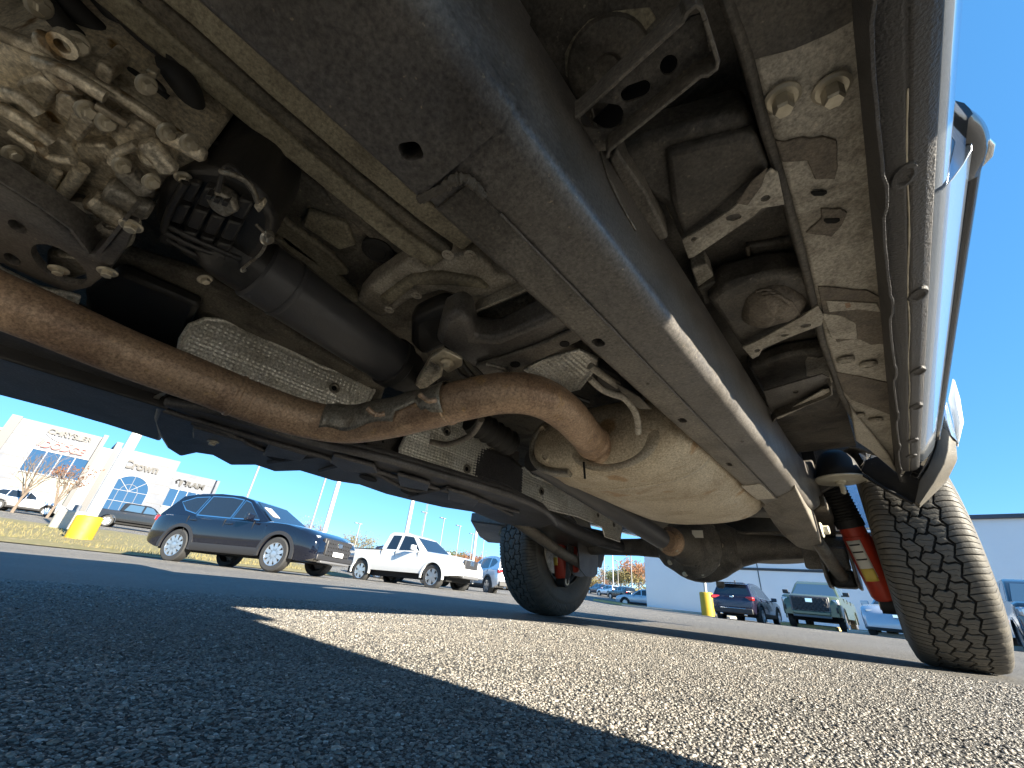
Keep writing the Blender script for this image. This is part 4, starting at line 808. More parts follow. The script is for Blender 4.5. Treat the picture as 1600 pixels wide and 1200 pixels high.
# ---- shock absorbers
def shock(top, bot, lab):
    top, bot = Vector(top), Vector(bot); d = (bot - top); L = d.length; d.normalize()
    o = MB().lathe([(.020, L * .36), (.044, L * .37), (.044, L * .44), (.047, L * .445), (.047, L * .93), (.040, L * .96), (.02, L * .965)], top, d, 28).build('shock_absorber', 'shock_red', T, smooth=40)
    n = 22; MB().lathe([(.047 + (.005 if k % 2 else 0), L * .30 * k / n) for k in range(n + 1)] + [(.050, L * .305), (.050, L * .37), (.03, L * .372)], top, d, 28).build('dust_boot', 'black_rubber', o, smooth=20)
    ey = top + d * L; MB().lathe([(.034, -.03), (.034, .03)], ey, (1, 0, 0), 24).build('lower_eye', 'black_rubber', o)
    MB().lathe([(.022, -.034), (.022, .034), (.014, .035), (.014, .03), (.001, .03)], ey, (1, 0, 0), 20).build('bush', 'steel_bolt', o)
    # remote reservoir
    s2 = Vector((.075, .03, 0)); MB().lathe([(.02, L * .42), (.032, L * .43), (.032, L * .86), (.025, L * .88)], top + s2, d, 22).build('reservoir', 'shock_red', o, smooth=40)
    # label wrapped on the camera side of the tube
    side = Vector((-.55, -.83, 0)); side = (side - d * side.dot(d)).normalized(); w = d.cross(side); rings = []
    for k in range(7):
        h = L * (.47 + .30 * k / 6); rings.append([top + d * h + (side * math.cos(a) + w * math.sin(a)) * .0476 for a in np.linspace(-.75, .35, 7)])
    MB().loft(rings, closed=False, caps=False).build('sticker', 'white_label', o, solid=.0005)
    rings = [[top + d * (L * (.70 + .10 * k / 3)) + (side * math.cos(a) + w * math.sin(a)) * .0482 for a in np.linspace(-.70, .30, 7)] for k in range(4)]
    MB().loft(rings, closed=False, caps=False).build('sticker', 'yellow_label', o, solid=.0005)
    for q in range(3):
        rings = [[top + d * (L * (.50 + .06 * q + .012 * k)) + (side * math.cos(a) + w * math.sin(a)) * .0484 for a in np.linspace(-.6, .2, 6)] for k in range(2)]
        MB().loft(rings, closed=False, caps=False).build('sticker', 'black_plastic', o, solid=.0004)
    return o
shock((-.105, 2.19, .635), (-.030, 2.31, .195), 0)
shock((-1.60, 2.26, .66), (-1.575, 2.33, .200), 1)
MB().poly([(-1.545, 2.30, .40), (-1.48, 2.30, .40), (-1.50, 2.30, .24), (-1.52, 2.30, .20), (-1.54, 2.30, .22)], (0, .01, 0)).build('shock_bracket', 'frame_black', ax, .003)
# ---- bump stop and its bracket
d0 = uy(1313, 750, 2.02)
bs = MB().lathe([(.030, .115), (.048, .10), (.062, .075), (.070, .040), (.076, .012), (.070, .004)], d0, (0, 0, 1), 32).build('bump_stop', 'black_rubber', T, smooth=50)
MB().lathe([(.086, .004), (.087, .0), (.083, -.004), (.03, -.006), (.018, -.006), (.018, -.016), (.009, -.018), (.009, -.05), (.003, -.056)], d0, (0, 0, 1), 40).build('disc', 'zinc_disc', bs, smooth=40)
P = [uy(1272, 770, 2.05), uy(1280, 745, 2.04), uy(1300, 718, 2.03), uy(1322, 702, 2.02), uy(1340, 698, 2.02), uy(1352, 706, 2.02), uy(1354, 722, 2.02), uy(1345, 735, 2.02), uy(1338, 735, 2.03)]
P = smooth_path(P, 4); MB().loft([[p, p + Vector((0, .09, 0)), p + Vector((.0, .09, .004)), p + Vector((0, 0, .004))] for p in P]).build('bump_bracket', 'frame_dusty', T, .001)
MB().poly([uy(1225, 690, 2.1), uy(1270, 680, 2.1), uy(1330, 690, 2.1), uy(1350, 720, 2.1), uy(1330, 745, 2.1), uy(1275, 775, 2.1), uy(1250, 740, 2.1)], (0, .02, 0)).build('rail_gusset', 'frame_black', T, .006)
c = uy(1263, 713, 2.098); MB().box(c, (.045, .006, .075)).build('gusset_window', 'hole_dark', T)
MB().poly([uy(1240, 690, 1.96), uy(1240, 650, 1.96), uy(1330, 640, 1.96), uy(1372, 712, 1.96), uy(1320, 695, 1.96)], (0, .02, 0)).build('liner_panel', 'undercoat', T, .006)
for px, py in ((1254, 684), (1292, 680)): MB().lathe([(.016, 0), (.012, .006), (.004, .008)], uy(px, py, 1.955), (0, -1, -.3), 14).build('clip', 'steel_bright', T)
# coil spring and bracketry behind the shock
b = MB(); b.tube([(-.23 + .06 * math.cos(t), 2.42 + .06 * math.sin(t), .46 + .018 * t) for t in np.linspace(0, 14, 90)], .009, 10); b.build('coil_spring', 'black_rubber', T, smooth=60)
slab('shock_tower', [(1265, 800, .50), (1292, 792, .50), (1305, 815, .49), (1308, 845, .45), (1290, 848, .45), (1268, 830, .48)], .48, .05, 'frame_dusty', T, .008)
# ---- wheel arch liner, tail of the sill and arch trim at the corner
MB().poly([uy(1345, 735, 2.0), uy(1352, 718, 1.98), uy(1372, 712, 1.96), uy(1408, 745, 1.93), uy(1440, 700, 1.93), uy(1448, 742, 1.93), uy(1438, 790, 1.93), uy(1425, 784, 1.93), uy(1385, 762, 1.95)], (0, .02, 0)).build('arch_liner', 'black_plastic', T, .004)
MB().tube([uy(1345, 740, 1.985), uy(1385, 765, 1.935), uy(1426, 786, 1.915)], .006, 10).build('liner_bead', 'black_rubber', T, smooth=60)
def strip3(name, L_, Rr, y0, th, m, bev=.002):
    """curved trim: two pixel polylines at given depths y0 (list), th thick rearwards"""
    b = MB(); rings = []
    for (a, c_, y) in zip(L_, Rr, y0):
        A, B = uy(a[0], a[1], y), uy(c_[0], c_[1], y + .015); mid = (A + B) / 2 + Vector((.0, -.018, -.010))
        rings.append([A, mid, B, B + Vector((0, th, 0)), mid + Vector((0, th, 0)), A + Vector((0, th, 0))])
    b.loft(rings); return b.build(name, m, T, bev, smooth=60)
strip3('arch_trim', [(1462, 648), (1452, 678), (1446, 705), (1436, 722), (1422, 742)], [(1478, 640), (1470, 668), (1462, 700), (1452, 726), (1440, 748)], [1.85, 1.85, 1.85, 1.85, 1.86], .02, 'gloss_black')
strip3('arch_flare', [(1472, 660), (1462, 700), (1450, 730), (1436, 752), (1430, 784)], [(1492, 680), (1495, 705), (1496, 716), (1480, 748), (1438, 788)], [1.86, 1.86, 1.86, 1.87, 1.88], .05, 'arch_plastic')
strip3('door_edge', [(1468, 628), (1466, 648), (1472, 668)], [(1480, 628), (1490, 670), (1496, 690)], [1.84, 1.85, 1.86], .02, 'silver_paint')
strip3('quarter_panel', [(1488, 592), (1482, 622), (1490, 655), (1494, 690)], [(1490, 592), (1500, 622), (1506, 660), (1497, 694)], [1.9, 1.9, 1.9, 1.9], .03, 'bright_white')
# ================================================================== VEHICLES OF THE LOT
def lerp_tab(tab, x):
    return float(np.interp(x, [t[0] for t in tab], [t[1] for t in tab]))
def paint(name, col, metal=.3, rough=.22): return mat(name, col, rough, metal, coat=.8)
mat('car_glass', (.010, .014, .020), .05, 0, spec=.8, coat=.5)
mat('car_glass_sky', (.05, .10, .16), .05, .2, coat=.6)
mat('rim_silver', (.62, .63, .65), .28, .9); mat('rim_dark', (.05, .05, .055), .35, .6)
mat('car_trim', (.022, .022, .024), .5); mat('car_grey', (.13, .13, .135), .4, .2)
mat('lamp_clear', (.42, .44, .47), .1, .5, coat=.8); mat('lamp_red', (.55, .02, .02), .15, coat=.8); mat('lamp_amber', (.7, .22, .03), .2)
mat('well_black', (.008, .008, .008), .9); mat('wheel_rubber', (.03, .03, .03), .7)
mat('plate_white', (.75, .76, .78), .4); mat('paper', (.82, .82, .80), .7)
def vehicle(name, label, cat, loc, heading, S, group=None):
    """S: L length, W width, wb wheelbase, tr track, rw wheel radius, top/bot profile tables over x, cab outline"""
    t = thing(name, label, cat, loc, heading, group)
    wm = Matrix.LocRotScale(Vector(loc), Matrix.Rotation(heading, 3, 'Z'), None)
    def put(mb, nm, m, parent=t, **k):
        mb.v = [wm @ Vector(v) for v in mb.v]; o = mb.build(nm, m, parent, **k); return o
    L, W, wb, tr, rw = S['L'], S['W'], S['wb'], S['tr'], S['rw']; h = W / 2
    ax_f, ax_r = S.get('axf', wb / 2), S.get('axf', wb / 2) - wb; ra = rw * 1.16
    def zlow(x):
        z = lerp_tab(S['bot'], x)
        for a in (ax_f, ax_r):
            if abs(x - a) < ra: z = max(z, rw + math.sqrt(ra * ra - (x - a) ** 2))
        return z
    xsn = sorted(set([round(-L / 2 + L * k / 60, 4) for k in range(61)] + [round(a + ra * q, 4) for a in (ax_f, ax_r) for q in (-1, -.999, -.97, -.9, -.8, -.65, -.5, -.3, -.1, .1, .3, .5, .65, .8, .9, .97, .999, 1)]))
    xsn = [x for x in xsn if -L / 2 <= x <= L / 2]
    rings = []
    for x in xsn:
        e = min(1, (L / 2 - abs(x)) / S.get('round', .55)); wf = h * (S.get('taper', .84) + (1 - S.get('taper', .84)) * math.sqrt(max(0, 1 - (1 - e) ** 2)))
        z0, z1 = zlow(x), lerp_tab(S['top'], x); z0 = min(z0, z1 - .04); sd = []
        for q in (0, .06, .16, .30, .48, .66, .82, .93, 1.0):
            z = z0 + (z1 - z0) * q; g = (z - .3) / (z1 - .3 + 1e-6)
            y = wf * (1 - .035 * max(0, 1 - g * 3) - .03 * max(0, g - .72) / .28 - (.07 if q == 1.0 else 0)); sd.append((y, z))
        crown = .03
        rings.append([(x, y, z) for y, z in sd] + [(x, y * .55, sd[-1][1] + crown * .6) for y in (sd[-1][0],)] + [(x, -sd[-1][0] * .55, sd[-1][1] + crown * .6)] + [(x, -y, z) for y, z in reversed(sd)])
    body = put(MB().loft(rings), 'body', S['paint'], smooth=45)
    # cladding: lower band and arch lips
    if S.get('clad'):
        for s_ in (-1, 1):
            b = MB(); b.loft([[(x, s_ * (h * .985), zz) for zz in (lerp_tab(S['bot'], x) - .01,)] + [(x, s_ * (h * 1.012), lerp_tab(S['bot'], x) + .04), (x, s_ * (h * 1.005), lerp_tab(S['bot'], x) + .16), (x, s_ * h * .95, lerp_tab(S['bot'], x) + .16)] for x in np.linspace(ax_r + ra, ax_f - ra, 6)]); put(b, 'sill_trim', S['clad'])
    for a in (ax_f, ax_r):
        for s_ in (-1, 1):
            b = MB(); ang = np.linspace(R(-8), R(188), 25); lip = S.get('lip', .055)
            b.loft([[(a + r * math.cos(q), s_ * y, rw + r * math.sin(q)) for r, y in ((ra * .985, h * .96), (ra * .985, h * 1.012), (ra + lip, h * 1.006), (ra + lip, h * .95))] for q in ang]); put(b, 'arch_lip', S.get('clad') or S['paint'], smooth=50)
            b = MB(); cy = s_ * tr / 2; w2 = S.get('tw', .115)
            b.lathe([(rw * .66, -w2), (rw * .9, -w2 * 1.05), (rw * .985, -w2 * .85), (rw, 0), (rw * .985, w2 * .85), (rw * .9, w2 * 1.05), (rw * .66, w2)], (a, cy, rw), (0, 1, 0), 32, False); wh = put(b, 'wheel', 'wheel_rubber')
            b = MB(); b.lathe([(rw * .66, s_ * w2 * .9), (rw * .63, s_ * w2 * .98), (rw * .60, s_ * w2 * .7), (rw * .5, s_ * w2 * .1), (.01, s_ * w2 * .1)], (a, cy, rw), (0, 1, 0), 28, False); put(b, 'rim_barrel', 'rim_dark' if S.get('rim', 'rim_silver') == 'rim_dark' else 'car_grey', wh)
            b = MB(); ns = S.get('spokes', 5)
            for k in range(ns):
                q = 2 * math.pi * k / ns + .3; u = Vector((math.cos(q), 0, math.sin(q))); v = Vector((-math.sin(q), 0, math.cos(q))); c0 = Vector((a, cy + s_ * w2 * .80, rw)); n_ = Vector((0, s_ * .02, 0))
                wi, wo = rw * .13, rw * (.17 if ns <= 6 else .10)
                b.poly([c0 - v * wi, c0 + u * rw * .64 - v * wo, c0 + u * rw * .64 + v * wo, c0 + v * wi], n_)
            b.lathe([(rw * .2, s_ * w2 * .78), (rw * .19, s_ * w2 * .98), (rw * .06, s_ * w2 * 1.0), (.002, s_ * w2 * 1.0)], (a, cy, rw), (0, 1, 0), 18)
            b.lathe([(rw * .66, s_ * w2 * .88), (rw * .665, s_ * w2 * 1.0), (rw * .62, s_ * w2 * .98), (rw * .61, s_ * w2 * .85)], (a, cy, rw), (0, 1, 0), 32, False)
            put(b, 'rim', S.get('rim', 'rim_silver'), wh, smooth=30)
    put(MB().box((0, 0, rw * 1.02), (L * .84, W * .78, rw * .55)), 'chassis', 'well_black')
    # cab: tapered polygon prism
    cab = S['cab']; zb = min(z for x, z in cab); zr = max(z for x, z in cab); hb, hr = S['hb'], S['hr']
    yw = lambda z: hb + (hr - hb) * max(0, (z - zb) / (zr - zb))
    n = len(cab); b = MB(); b.v = [Vector((x, yw(z), z)) for x, z in cab] + [Vector((x, -yw(z), z)) for x, z in cab]
    b.f = [list(range(n)), list(range(2 * n - 1, n - 1, -1))] + [[i, (i + 1) % n, n + (i + 1) % n, n + i] for i in range(n)]
    cabo = put(b, 'cab', S['paint'], bevel=.045, seg=4, smooth=50)
    cen = (sum(x for x, z in cab) / n, (zb + zr) / 2)
    for wi, poly in enumerate(S['glass']):
        for s_ in (-1, 1):
            b = MB(); pts = [(x, s_ * (yw(z) + .004), z) for x, z in poly]; b.poly(pts, (0, s_ * -.02, 0)); g = put(b, 'side_window', S.get('gmat', 'car_glass'), cabo)
            if S.get('chrome'):
                b = MB(); m_ = len(poly); cx = sum(x for x, z in poly) / m_; cz = sum(z for x, z in poly) / m_
                o_ = [(cx + (x - cx) * 1.045 + .012 * (1 if x > cx else -1), cz + (z - cz) * 1.05 + .014 * (1 if z > cz else -1)) for x, z in poly]
                b.v = [Vector((x, s_ * (yw(z) + .006), z)) for x, z in poly] + [Vector((x, s_ * (yw(z) + .006), z)) for x, z in o_]
                b.f = [[i, (i + 1) % m_, m_ + (i + 1) % m_, m_ + i] for i in range(m_)]; put(b, 'window_trim', 'chrome', cabo, smooth=0)
    for nm, (x0, z0), (x1, z1) in S['screens']:
        nrm = Vector((z1 - z0, 0, -(x1 - x0))).normalized(); nrm = nrm if (nrm.x > 0) == (nm == 'windscreen') else -nrm
        b = MB(); i0, i1 = .07, .04
        b.poly([Vector((x0, yw(z0) - i0, z0)) + nrm * .004, Vector((x1, yw(z1) - i0 - i1, z1)) + nrm * .004, Vector((x1, -yw(z1) + i0 + i1, z1)) + nrm * .004, Vector((x0, -yw(z0) + i0, z0)) + nrm * .004], nrm * -.02); put(b, nm, S.get('gmat', 'car_glass'), cabo)
        if nm == 'windscreen' and S.get('sticker'):
            q = .5; c = Vector((x0 + (x1 - x0) * q, -yw((z0 + z1) / 2) * .55, z0 + (z1 - z0) * q)) + nrm * .012; b = MB(); dx = Vector((x1 - x0, 0, z1 - z0)).normalized()
            b.poly([c - dx * .2 + Vector((0, -.12, 0)), c + dx * .2 + Vector((0, -.12, 0)), c + dx * .2 + Vector((0, .12, 0)), c - dx * .2 + Vector((0, .12, 0))], nrm * .003); put(b, 'window_sticker', 'paper', cabo)
    for s_ in (-1, 1):
        mx, mz = S['mirror']; b = MB(); b.box((mx, s_ * (h + .10), mz), (.10, .22, .16)); b.box((mx + .02, s_ * (h - .02), mz - .06), (.06, .14, .05)); put(b, 'mirror', S.get('mirmat', S['paint']), bevel=.03, seg=3)
        for hx, hz in S.get('handles', []): put(MB().box((hx, s_ * h * .985, hz), (.20, .05, .04)), 'door_handle', S.get('mirmat', S['paint']), bevel=.012)
        for dx in S.get('gaps', []): put(MB().box((dx, s_ * h * .978, (lerp_tab(S['bot'], dx) + lerp_tab(S['top'], dx)) / 2 + .08), (.012, .03, (lerp_tab(S['top'], dx) - lerp_tab(S['bot'], dx)) * .74)), 'door_gap', 'well_black')
    for nm, m, c, size, mir in S['bits']:
        for s_ in ((-1, 1) if mir else (1,)):
            q = MB(); rot = Matrix.Rotation(S.get('yawbits', .38) * s_ * (-1 if c[0] > 0 else 1), 3, 'Z') if mir and nm in ('headlight', 'tail_light', 'fog_light') else None
            q.box((c[0], c[1] * s_, c[2]), size, rot); put(q, nm, m, bevel=min(size) * .25, seg=2)
    return t, put
# --- shared outlines
suv_top = [(-2.39, .92), (-2.30, 1.02), (-2.0, 1.08), (-1.0, 1.05), (.6, 1.03), (.95, 1.06), (1.5, 1.03), (2.0, .95), (2.25, .84), (2.385, .70)]
suv_bot = [(-2.39, .52), (-2.2, .38), (-1.9, .30), (1.8, .30), (2.1, .27), (2.385, .36)]
suv_cab = [(.98, 1.02), (.10, 1.55), (-.30, 1.645), (-.95, 1.675), (-1.55, 1.645), (-2.02, 1.56), (-2.30, 1.06), (-2.28, 1.0)]
suv_glass = [[(.62, 1.09), (.10, 1.47), (-.08, 1.52), (-.12, 1.08)], [(-.20, 1.08), (-.17, 1.53), (-.55, 1.575), (-1.12, 1.57), (-1.18, 1.10)], [(-1.27, 1.13), (-1.22, 1.555), (-1.60, 1.52), (-1.92, 1.38), (-1.62, 1.20)]]
SUV = dict(L=4.77, W=1.89, wb=2.77, tr=1.64, rw=.365, axf=1.42, top=suv_top, bot=suv_bot, cab=suv_cab, hb=.84, hr=.60, glass=suv_glass, chrome=True, paint=paint('paint_navy', (.004, .005, .011), .1, .10), clad='car_trim', lip=.07,
    screens=[('windscreen', (.94, 1.07), (.16, 1.54)), ('rear_window', (-2.26, 1.12), (-2.06, 1.52))], mirror=(.55, 1.10), handles=[(-.05, .93), (-1.12, .96)], gaps=[.62, -.20, -1.28], spokes=10, sticker=True,
    bits=[('grille', 'car_trim', (2.36, 0, .62), (.10, 1.0, .34), False), ('grille_surround', 'car_trim', (2.345, 0, .60), (.08, 1.12, .44), False), ('headlight', 'lamp_clear', (2.16, .66, .62), (.12, .26, .22), True), ('headlight', 'lamp_clear', (2.14, .70, .82), (.30, .22, .05), True), ('front_bumper', 'car_trim', (2.34, 0, .40), (.12, 1.5, .14), False), ('skid_trim', 'car_grey', (2.36, 0, .31), (.12, 1.2, .05), False), ('tail_light', 'lamp_red', (-2.30, .72, .95), (.14, .30, .14), True), ('emblem', 'chrome', (2.43, 0, .70), (.02, .17, .09), False), ('number_plate', 'plate_white', (2.425, 0, .50), (.02, .42, .10), False)])
gp = lambda x, y, dz=0: (x, y, ground_z(x, y) + dz)
suv, putS = vehicle('parked_suv', 'dark navy SUV with silver ten-spoke wheels and a white window sticker', 'SUV', gp(-12.12, 3.97, -.01), R(30.1), SUV)
# honeycomb of the grille
for r_ in range(4):
    for q in range(9): putS(MB().lathe([(.055, 0), (.045, .02), (.03, .02)], (2.405, -.44 + q * .11 + (.055 if r_ % 2 else 0), .50 + r_ * .085), (1, 0, 0), 6), 'grille_cell', 'car_trim', smooth=0)
TAC = dict(L=5.39, W=1.89, wb=3.235, tr=1.60, rw=.375, axf=1.78, top=[(-2.69, 1.06), (-2.5, 1.10), (-.62, 1.11), (-.5, 1.09), (.9, 1.10), (1.35, 1.13), (2.2, 1.06), (2.5, .95), (2.695, .76)], bot=[(-2.69, .62), (-2.4, .52), (-1.2, .44), (1.2, .44), (2.3, .42), (2.695, .48)], clad=None, lip=.05,
    cab=[(1.38, 1.08), (.62, 1.62), (.25, 1.74), (-.5, 1.76), (-.66, 1.70), (-.78, 1.08)], hb=.82, hr=.62, glass=[[(1.02, 1.15), (.55, 1.60), (.12, 1.64), (.08, 1.13)], [(-.04, 1.15), (-.02, 1.64), (-.42, 1.64), (-.52, 1.15)]],
    screens=[('windscreen', (1.32, 1.13), (.66, 1.60)), ('rear_window', (-.775, 1.16), (-.69, 1.62))], mirror=(.92, 1.22), handles=[(.22, 1.0)], gaps=[1.06, .05, -.62], spokes=6, paint=paint('paint_white', (.62, .62, .61), 0, .2), gmat='car_glass', round=.4,
    bits=[('grille', 'car_trim', (2.66, 0, .84), (.10, .80, .28), False), ('headlight', 'lamp_clear', (2.50, .62, .90), (.14, .34, .13), True), ('front_bumper', 'bright_white', (2.66, 0, .60), (.12, 1.35, .16), False), ('skid_trim', 'car_grey', (2.68, 0, .46), (.12, 1.0, .10), False), ('fog_light', 'car_trim', (2.62, .66, .62), (.08, .24, .18), True), ('tail_light', 'lamp_red', (-2.66, .78, .95), (.08, .14, .30), True), ('rear_bumper', 'car_grey', (-2.70, 0, .58), (.14, 1.6, .16), False), ('emblem', 'chrome', (2.72, 0, .88), (.02, .22, .13), False), ('bed_rail', 'car_trim', (-1.6, .84, 1.125), (1.9, .05, .03), True)])
tac, putT = vehicle('parked_pickup', 'white extended-cab pickup with six-spoke silver wheels behind the navy SUV', 'pickup truck', gp(-13.39, 9.76, -.07), R(13.8), TAC)

EQ = dict(SUV); EQ.update(L=4.65, wb=2.73, axf=1.36, W=1.84, paint=paint('paint_plum', (.020, .018, .040), .5, .2), sticker=False, clad='car_trim', spokes=5)
EQ['top'] = [(x * .975, z) for x, z in suv_top]; EQ['bot'] = [(x * .975, z) for x, z in suv_bot]; EQ['cab'] = [(x * .975, z) for x, z in suv_cab]; EQ['glass'] = [[(x * .975, z) for x, z in g] for g in suv_glass]
EQ['screens'] = [('windscreen', (.92, 1.07), (.15, 1.54)), ('rear_window', (-2.21, 1.12), (-2.01, 1.52))]; EQ['handles'] = [(-.05, .93), (-1.1, .96)]; EQ['gaps'] = [.6, -.2, -1.25]
EQ['bits'] = [('tail_light', 'lamp_red', (-2.22, .68, .98), (.16, .46, .15), True), ('number_plate', 'plate_white', (-2.31, 0, .84), (.02, .36, .18), False), ('tailgate_trim', 'chrome', (-2.33, 0, .56), (.05, 1.05, .05), False), ('rear_bumper', 'car_trim', (-2.28, 0, .48), (.16, 1.60, .22), False), ('emblem', 'chrome', (-2.315, 0, 1.02), (.02, .16, .06), False), ('spoiler', EQ['paint'], (-2.06, 0, 1.60), (.30, 1.1, .04), False), ('exhaust_tip', 'chrome', (-2.30, .5, .33), (.14, .12, .07), True), ('antenna', 'car_trim', (-1.5, 0, 1.70), (.10, .03, .10), False)]
eq, _ = vehicle('parked_suv', 'dark plum SUV seen from behind with lit-looking red tail lamps by the white wall', 'SUV', gp(-5.61, 24.25, -.10), R(87.6), EQ)
TUN = dict(TAC); TUN.update(L=5.93, W=2.03, wb=3.70, tr=1.73, rw=.41, axf=1.95, hb=.90, hr=.70, spokes=6, paint=paint('paint_green', (.080, .105, .060), .15, .3), sticker=False, round=.35, taper=.90, mirmat='car_trim')
TUN['top'] = [(-2.96, 1.20), (-2.8, 1.26), (-1.0, 1.27), (1.3, 1.27), (1.6, 1.30), (2.5, 1.26), (2.8, 1.20), (2.965, 1.02)]; TUN['bot'] = [(-2.96, .62), (-2.6, .52), (2.5, .48), (2.965, .50)]
TUN['cab'] = [(1.5, 1.24), (.78, 1.80), (.40, 1.93), (-1.0, 1.95), (-1.22, 1.86), (-1.32, 1.26)]; TUN['glass'] = [[(1.15, 1.33), (.68, 1.78), (.22, 1.84), (.18, 1.31)], [(.05, 1.31), (.08, 1.84), (-.85, 1.84), (-1.05, 1.33)]]
TUN['screens'] = [('windscreen', (1.44, 1.29), (.80, 1.79)), ('rear_window', (-1.31, 1.34), (-1.24, 1.80))]; TUN['mirror'] = (1.12, 1.42); TUN['handles'] = [(.3, 1.12), (-.9, 1.12)]; TUN['gaps'] = [1.2, .1, -1.1]; TUN['gmat'] = 'car_glass_sky'
TUN['bits'] = [('grille_surround', 'car_grey', (2.93, 0, .92), (.10, 1.36, .56), False), ('grille', 'car_trim', (2.955, 0, .92), (.10, 1.24, .46), False), ('headlight', 'lamp_clear', (2.84, .82, 1.02), (.16, .34, .20), True), ('front_bumper', TUN['paint'], (2.94, 0, .58), (.14, 1.30, .14), False), ('fog_light', 'car_trim', (2.90, .82, .74), (.10, .22, .22), True), ('skid_trim', 'car_grey', (2.95, 0, .46), (.10, 1.3, .08), False), ('emblem', 'chrome', (3.02, 0, 1.04), (.03, .24, .15), False), ('tail_light', 'lamp_red', (-2.94, .86, 1.05), (.08, .14, .34), True)]
tun, putG = vehicle('parked_pickup', 'army green full-size pickup facing the camera with broad dark grille', 'pickup truck', gp(-2.77, 25.18, -.03), R(268.8), TUN)
for r_ in range(5):
    for q in range(7): putG(MB().lathe([(.075, 0), (.062, .02), (.05, .02)], (3.0, -.52 + q * .16 + (.08 if r_ % 2 else 0), .74 + r_ * .085), (1, 0, 0), 6), 'grille_cell', 'car_trim', smooth=0)
def simple(nm, label, cat, base, px, dist, heading, col, group=None, dz=0, metal=.3):
    S = dict(base); S['paint'] = paint('paint_%s' % '_'.join('%03d' % int(c * 100) for c in col), col, metal, .2); S['sticker'] = False; S['bits'] = [(a, (S['paint'] if isinstance(m, bpy.types.Material) else m), c, s_, f) for a, m, c, s_, f in S['bits']]
    p = ug(px, dist); return vehicle(nm, label, cat, (p.x, p.y, p.z + dz), R(heading), S, group)
simple('parked_car', 'pale silver crossover half hidden behind the near rear tyre', 'car', dict(SUV, bits=[q for q in SUV['bits'] if q[0] in ('headlight', 'emblem', 'tail_light')]), 1432, 21, 262, (.42, .46, .52), dz=-.12)
simple('parked_pickup', 'dark pickup at the far right edge beyond the near rear tyre', 'pickup truck', TUN, 1672, 19, 270, (.02, .025, .035), dz=-.2)
simple('parked_pickup', 'black pickup parked before the arched window of the dealership', 'pickup truck', TUN, 188, 47, 78, (.012, .013, .015))
simple('parked_car', 'white SUV at the left edge before the dealership doors', 'SUV', SUV, 4, 52, 80, (.72, .72, .72))
simple('parked_suv', 'light silver SUV parked beside the end of the white wall', 'SUV', SUV, 1004, 46, 190, (.50, .54, .60), dz=-.1)
simple('distant_car', 'dark blue car at the far end of the distant row', 'car', SUV, 935, 78, 150, (.02, .03, .08), 'cars in the distant row')
simple('distant_car', 'white car between two dark ones in the distant row', 'car', SUV, 952, 72, 150, (.68, .70, .74), 'cars in the distant row')
simple('distant_car', 'black car nearest the silver SUV in the distant row', 'car', SUV, 972, 64, 150, (.015, .017, .02), 'cars in the distant row')
simple('parked_suv', 'white SUV with a red tail lamp just left of the far rear tyre', 'SUV', EQ, 766, 22, 160, (.70, .71, .73), dz=-.1)
simple('parked_car', 'dark car hidden behind the white pickup, only its wheels showing', 'car', SUV, 640, 23, 20, (.03, .03, .035))
# unseen bin-shaped blocker, added only to throw the shadow across the near ground
mat('blocker_plastic', (.05, .06, .055), .5, 0, (.075, .08, .07), 12, .8, .2, 120)
bn = thing('shadow_blocker_bin', 'dark green bin-shaped blocker added out of view beside the sill for its shadow', 'shadow blocker', (.95, .12, 0))
def taper(z, g): return [(.66 - g, -.08 - g * .6, z), (1.24 + g, -.08 - g * .6, z), (1.24 + g, .395 + g, z), (.66 - g, .395 + g, z)]
MB().loft([taper(.06, -.03), taper(.10, 0), taper(.55, .03), taper(.98, .06)]).build('tub', 'blocker_plastic', bn, .03, 3)
MB().loft([taper(.90, .11), taper(1.02, .12), taper(1.07, .09), taper(1.09, -.02)]).build('lid', 'blocker_plastic', bn, .02, 3)
MB().tube([(1.36, -.12, 1.0), (1.36, .40, 1.0)], .014, 12).build('handle', 'blocker_plastic', bn)
for y in (-.08, .40): MB().lathe([(.09, -.025), (.10, -.015), (.10, .015), (.09, .025)], (1.22, y, .10), (0, 1, 0), 24).build('wheel', 'wheel_rubber', bn)
# ================================================================== BUILDINGS, POLES, VERGE, TREES
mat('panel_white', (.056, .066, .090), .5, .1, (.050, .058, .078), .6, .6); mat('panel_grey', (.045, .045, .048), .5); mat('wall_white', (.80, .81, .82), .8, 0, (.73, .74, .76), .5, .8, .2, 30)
mat('shop_glass', (.015, .045, .10), .04, 0, spec=1., coat=.6); mat('spandrel', (.075, .095, .082), .35); mat('mullion', (.135, .148, .175), .4); mat('sign_grey', (.010, .010, .011), .4, .4); mat('sign_red', (.26, .006, .006), .4); mat('sign_silver', (.62, .62, .62), .25, .8)
mat('roof_brown', (.10, .085, .07), .8); mat('yellow_concrete', (.42, .29, .01), .6, 0, (.35, .23, .008), 8, .8, .2, 60); mat('concrete', (.48, .44, .38), .8, 0, (.36, .33, .28), 4, .9, .3, 40); mat('pole_white', (.40, .40, .385), .4); mat('pole_grey', (.20, .19, .18), .5)
mat('dry_grass', (.20, .16, .07), .9, 0, (.11, .11, .04), 2.2, .9, .8, 20, spots=((.25, .205, .11), 6, .60)); mat('bark', (.17, .13, .10), .9, 0, (.10, .08, .06), 20, .8); mat('kerb_yellow', (.62, .47, .16), .7, 0, (.45, .38, .24), 6, .8); mat('kerb_dark', (.12, .12, .13), .8)
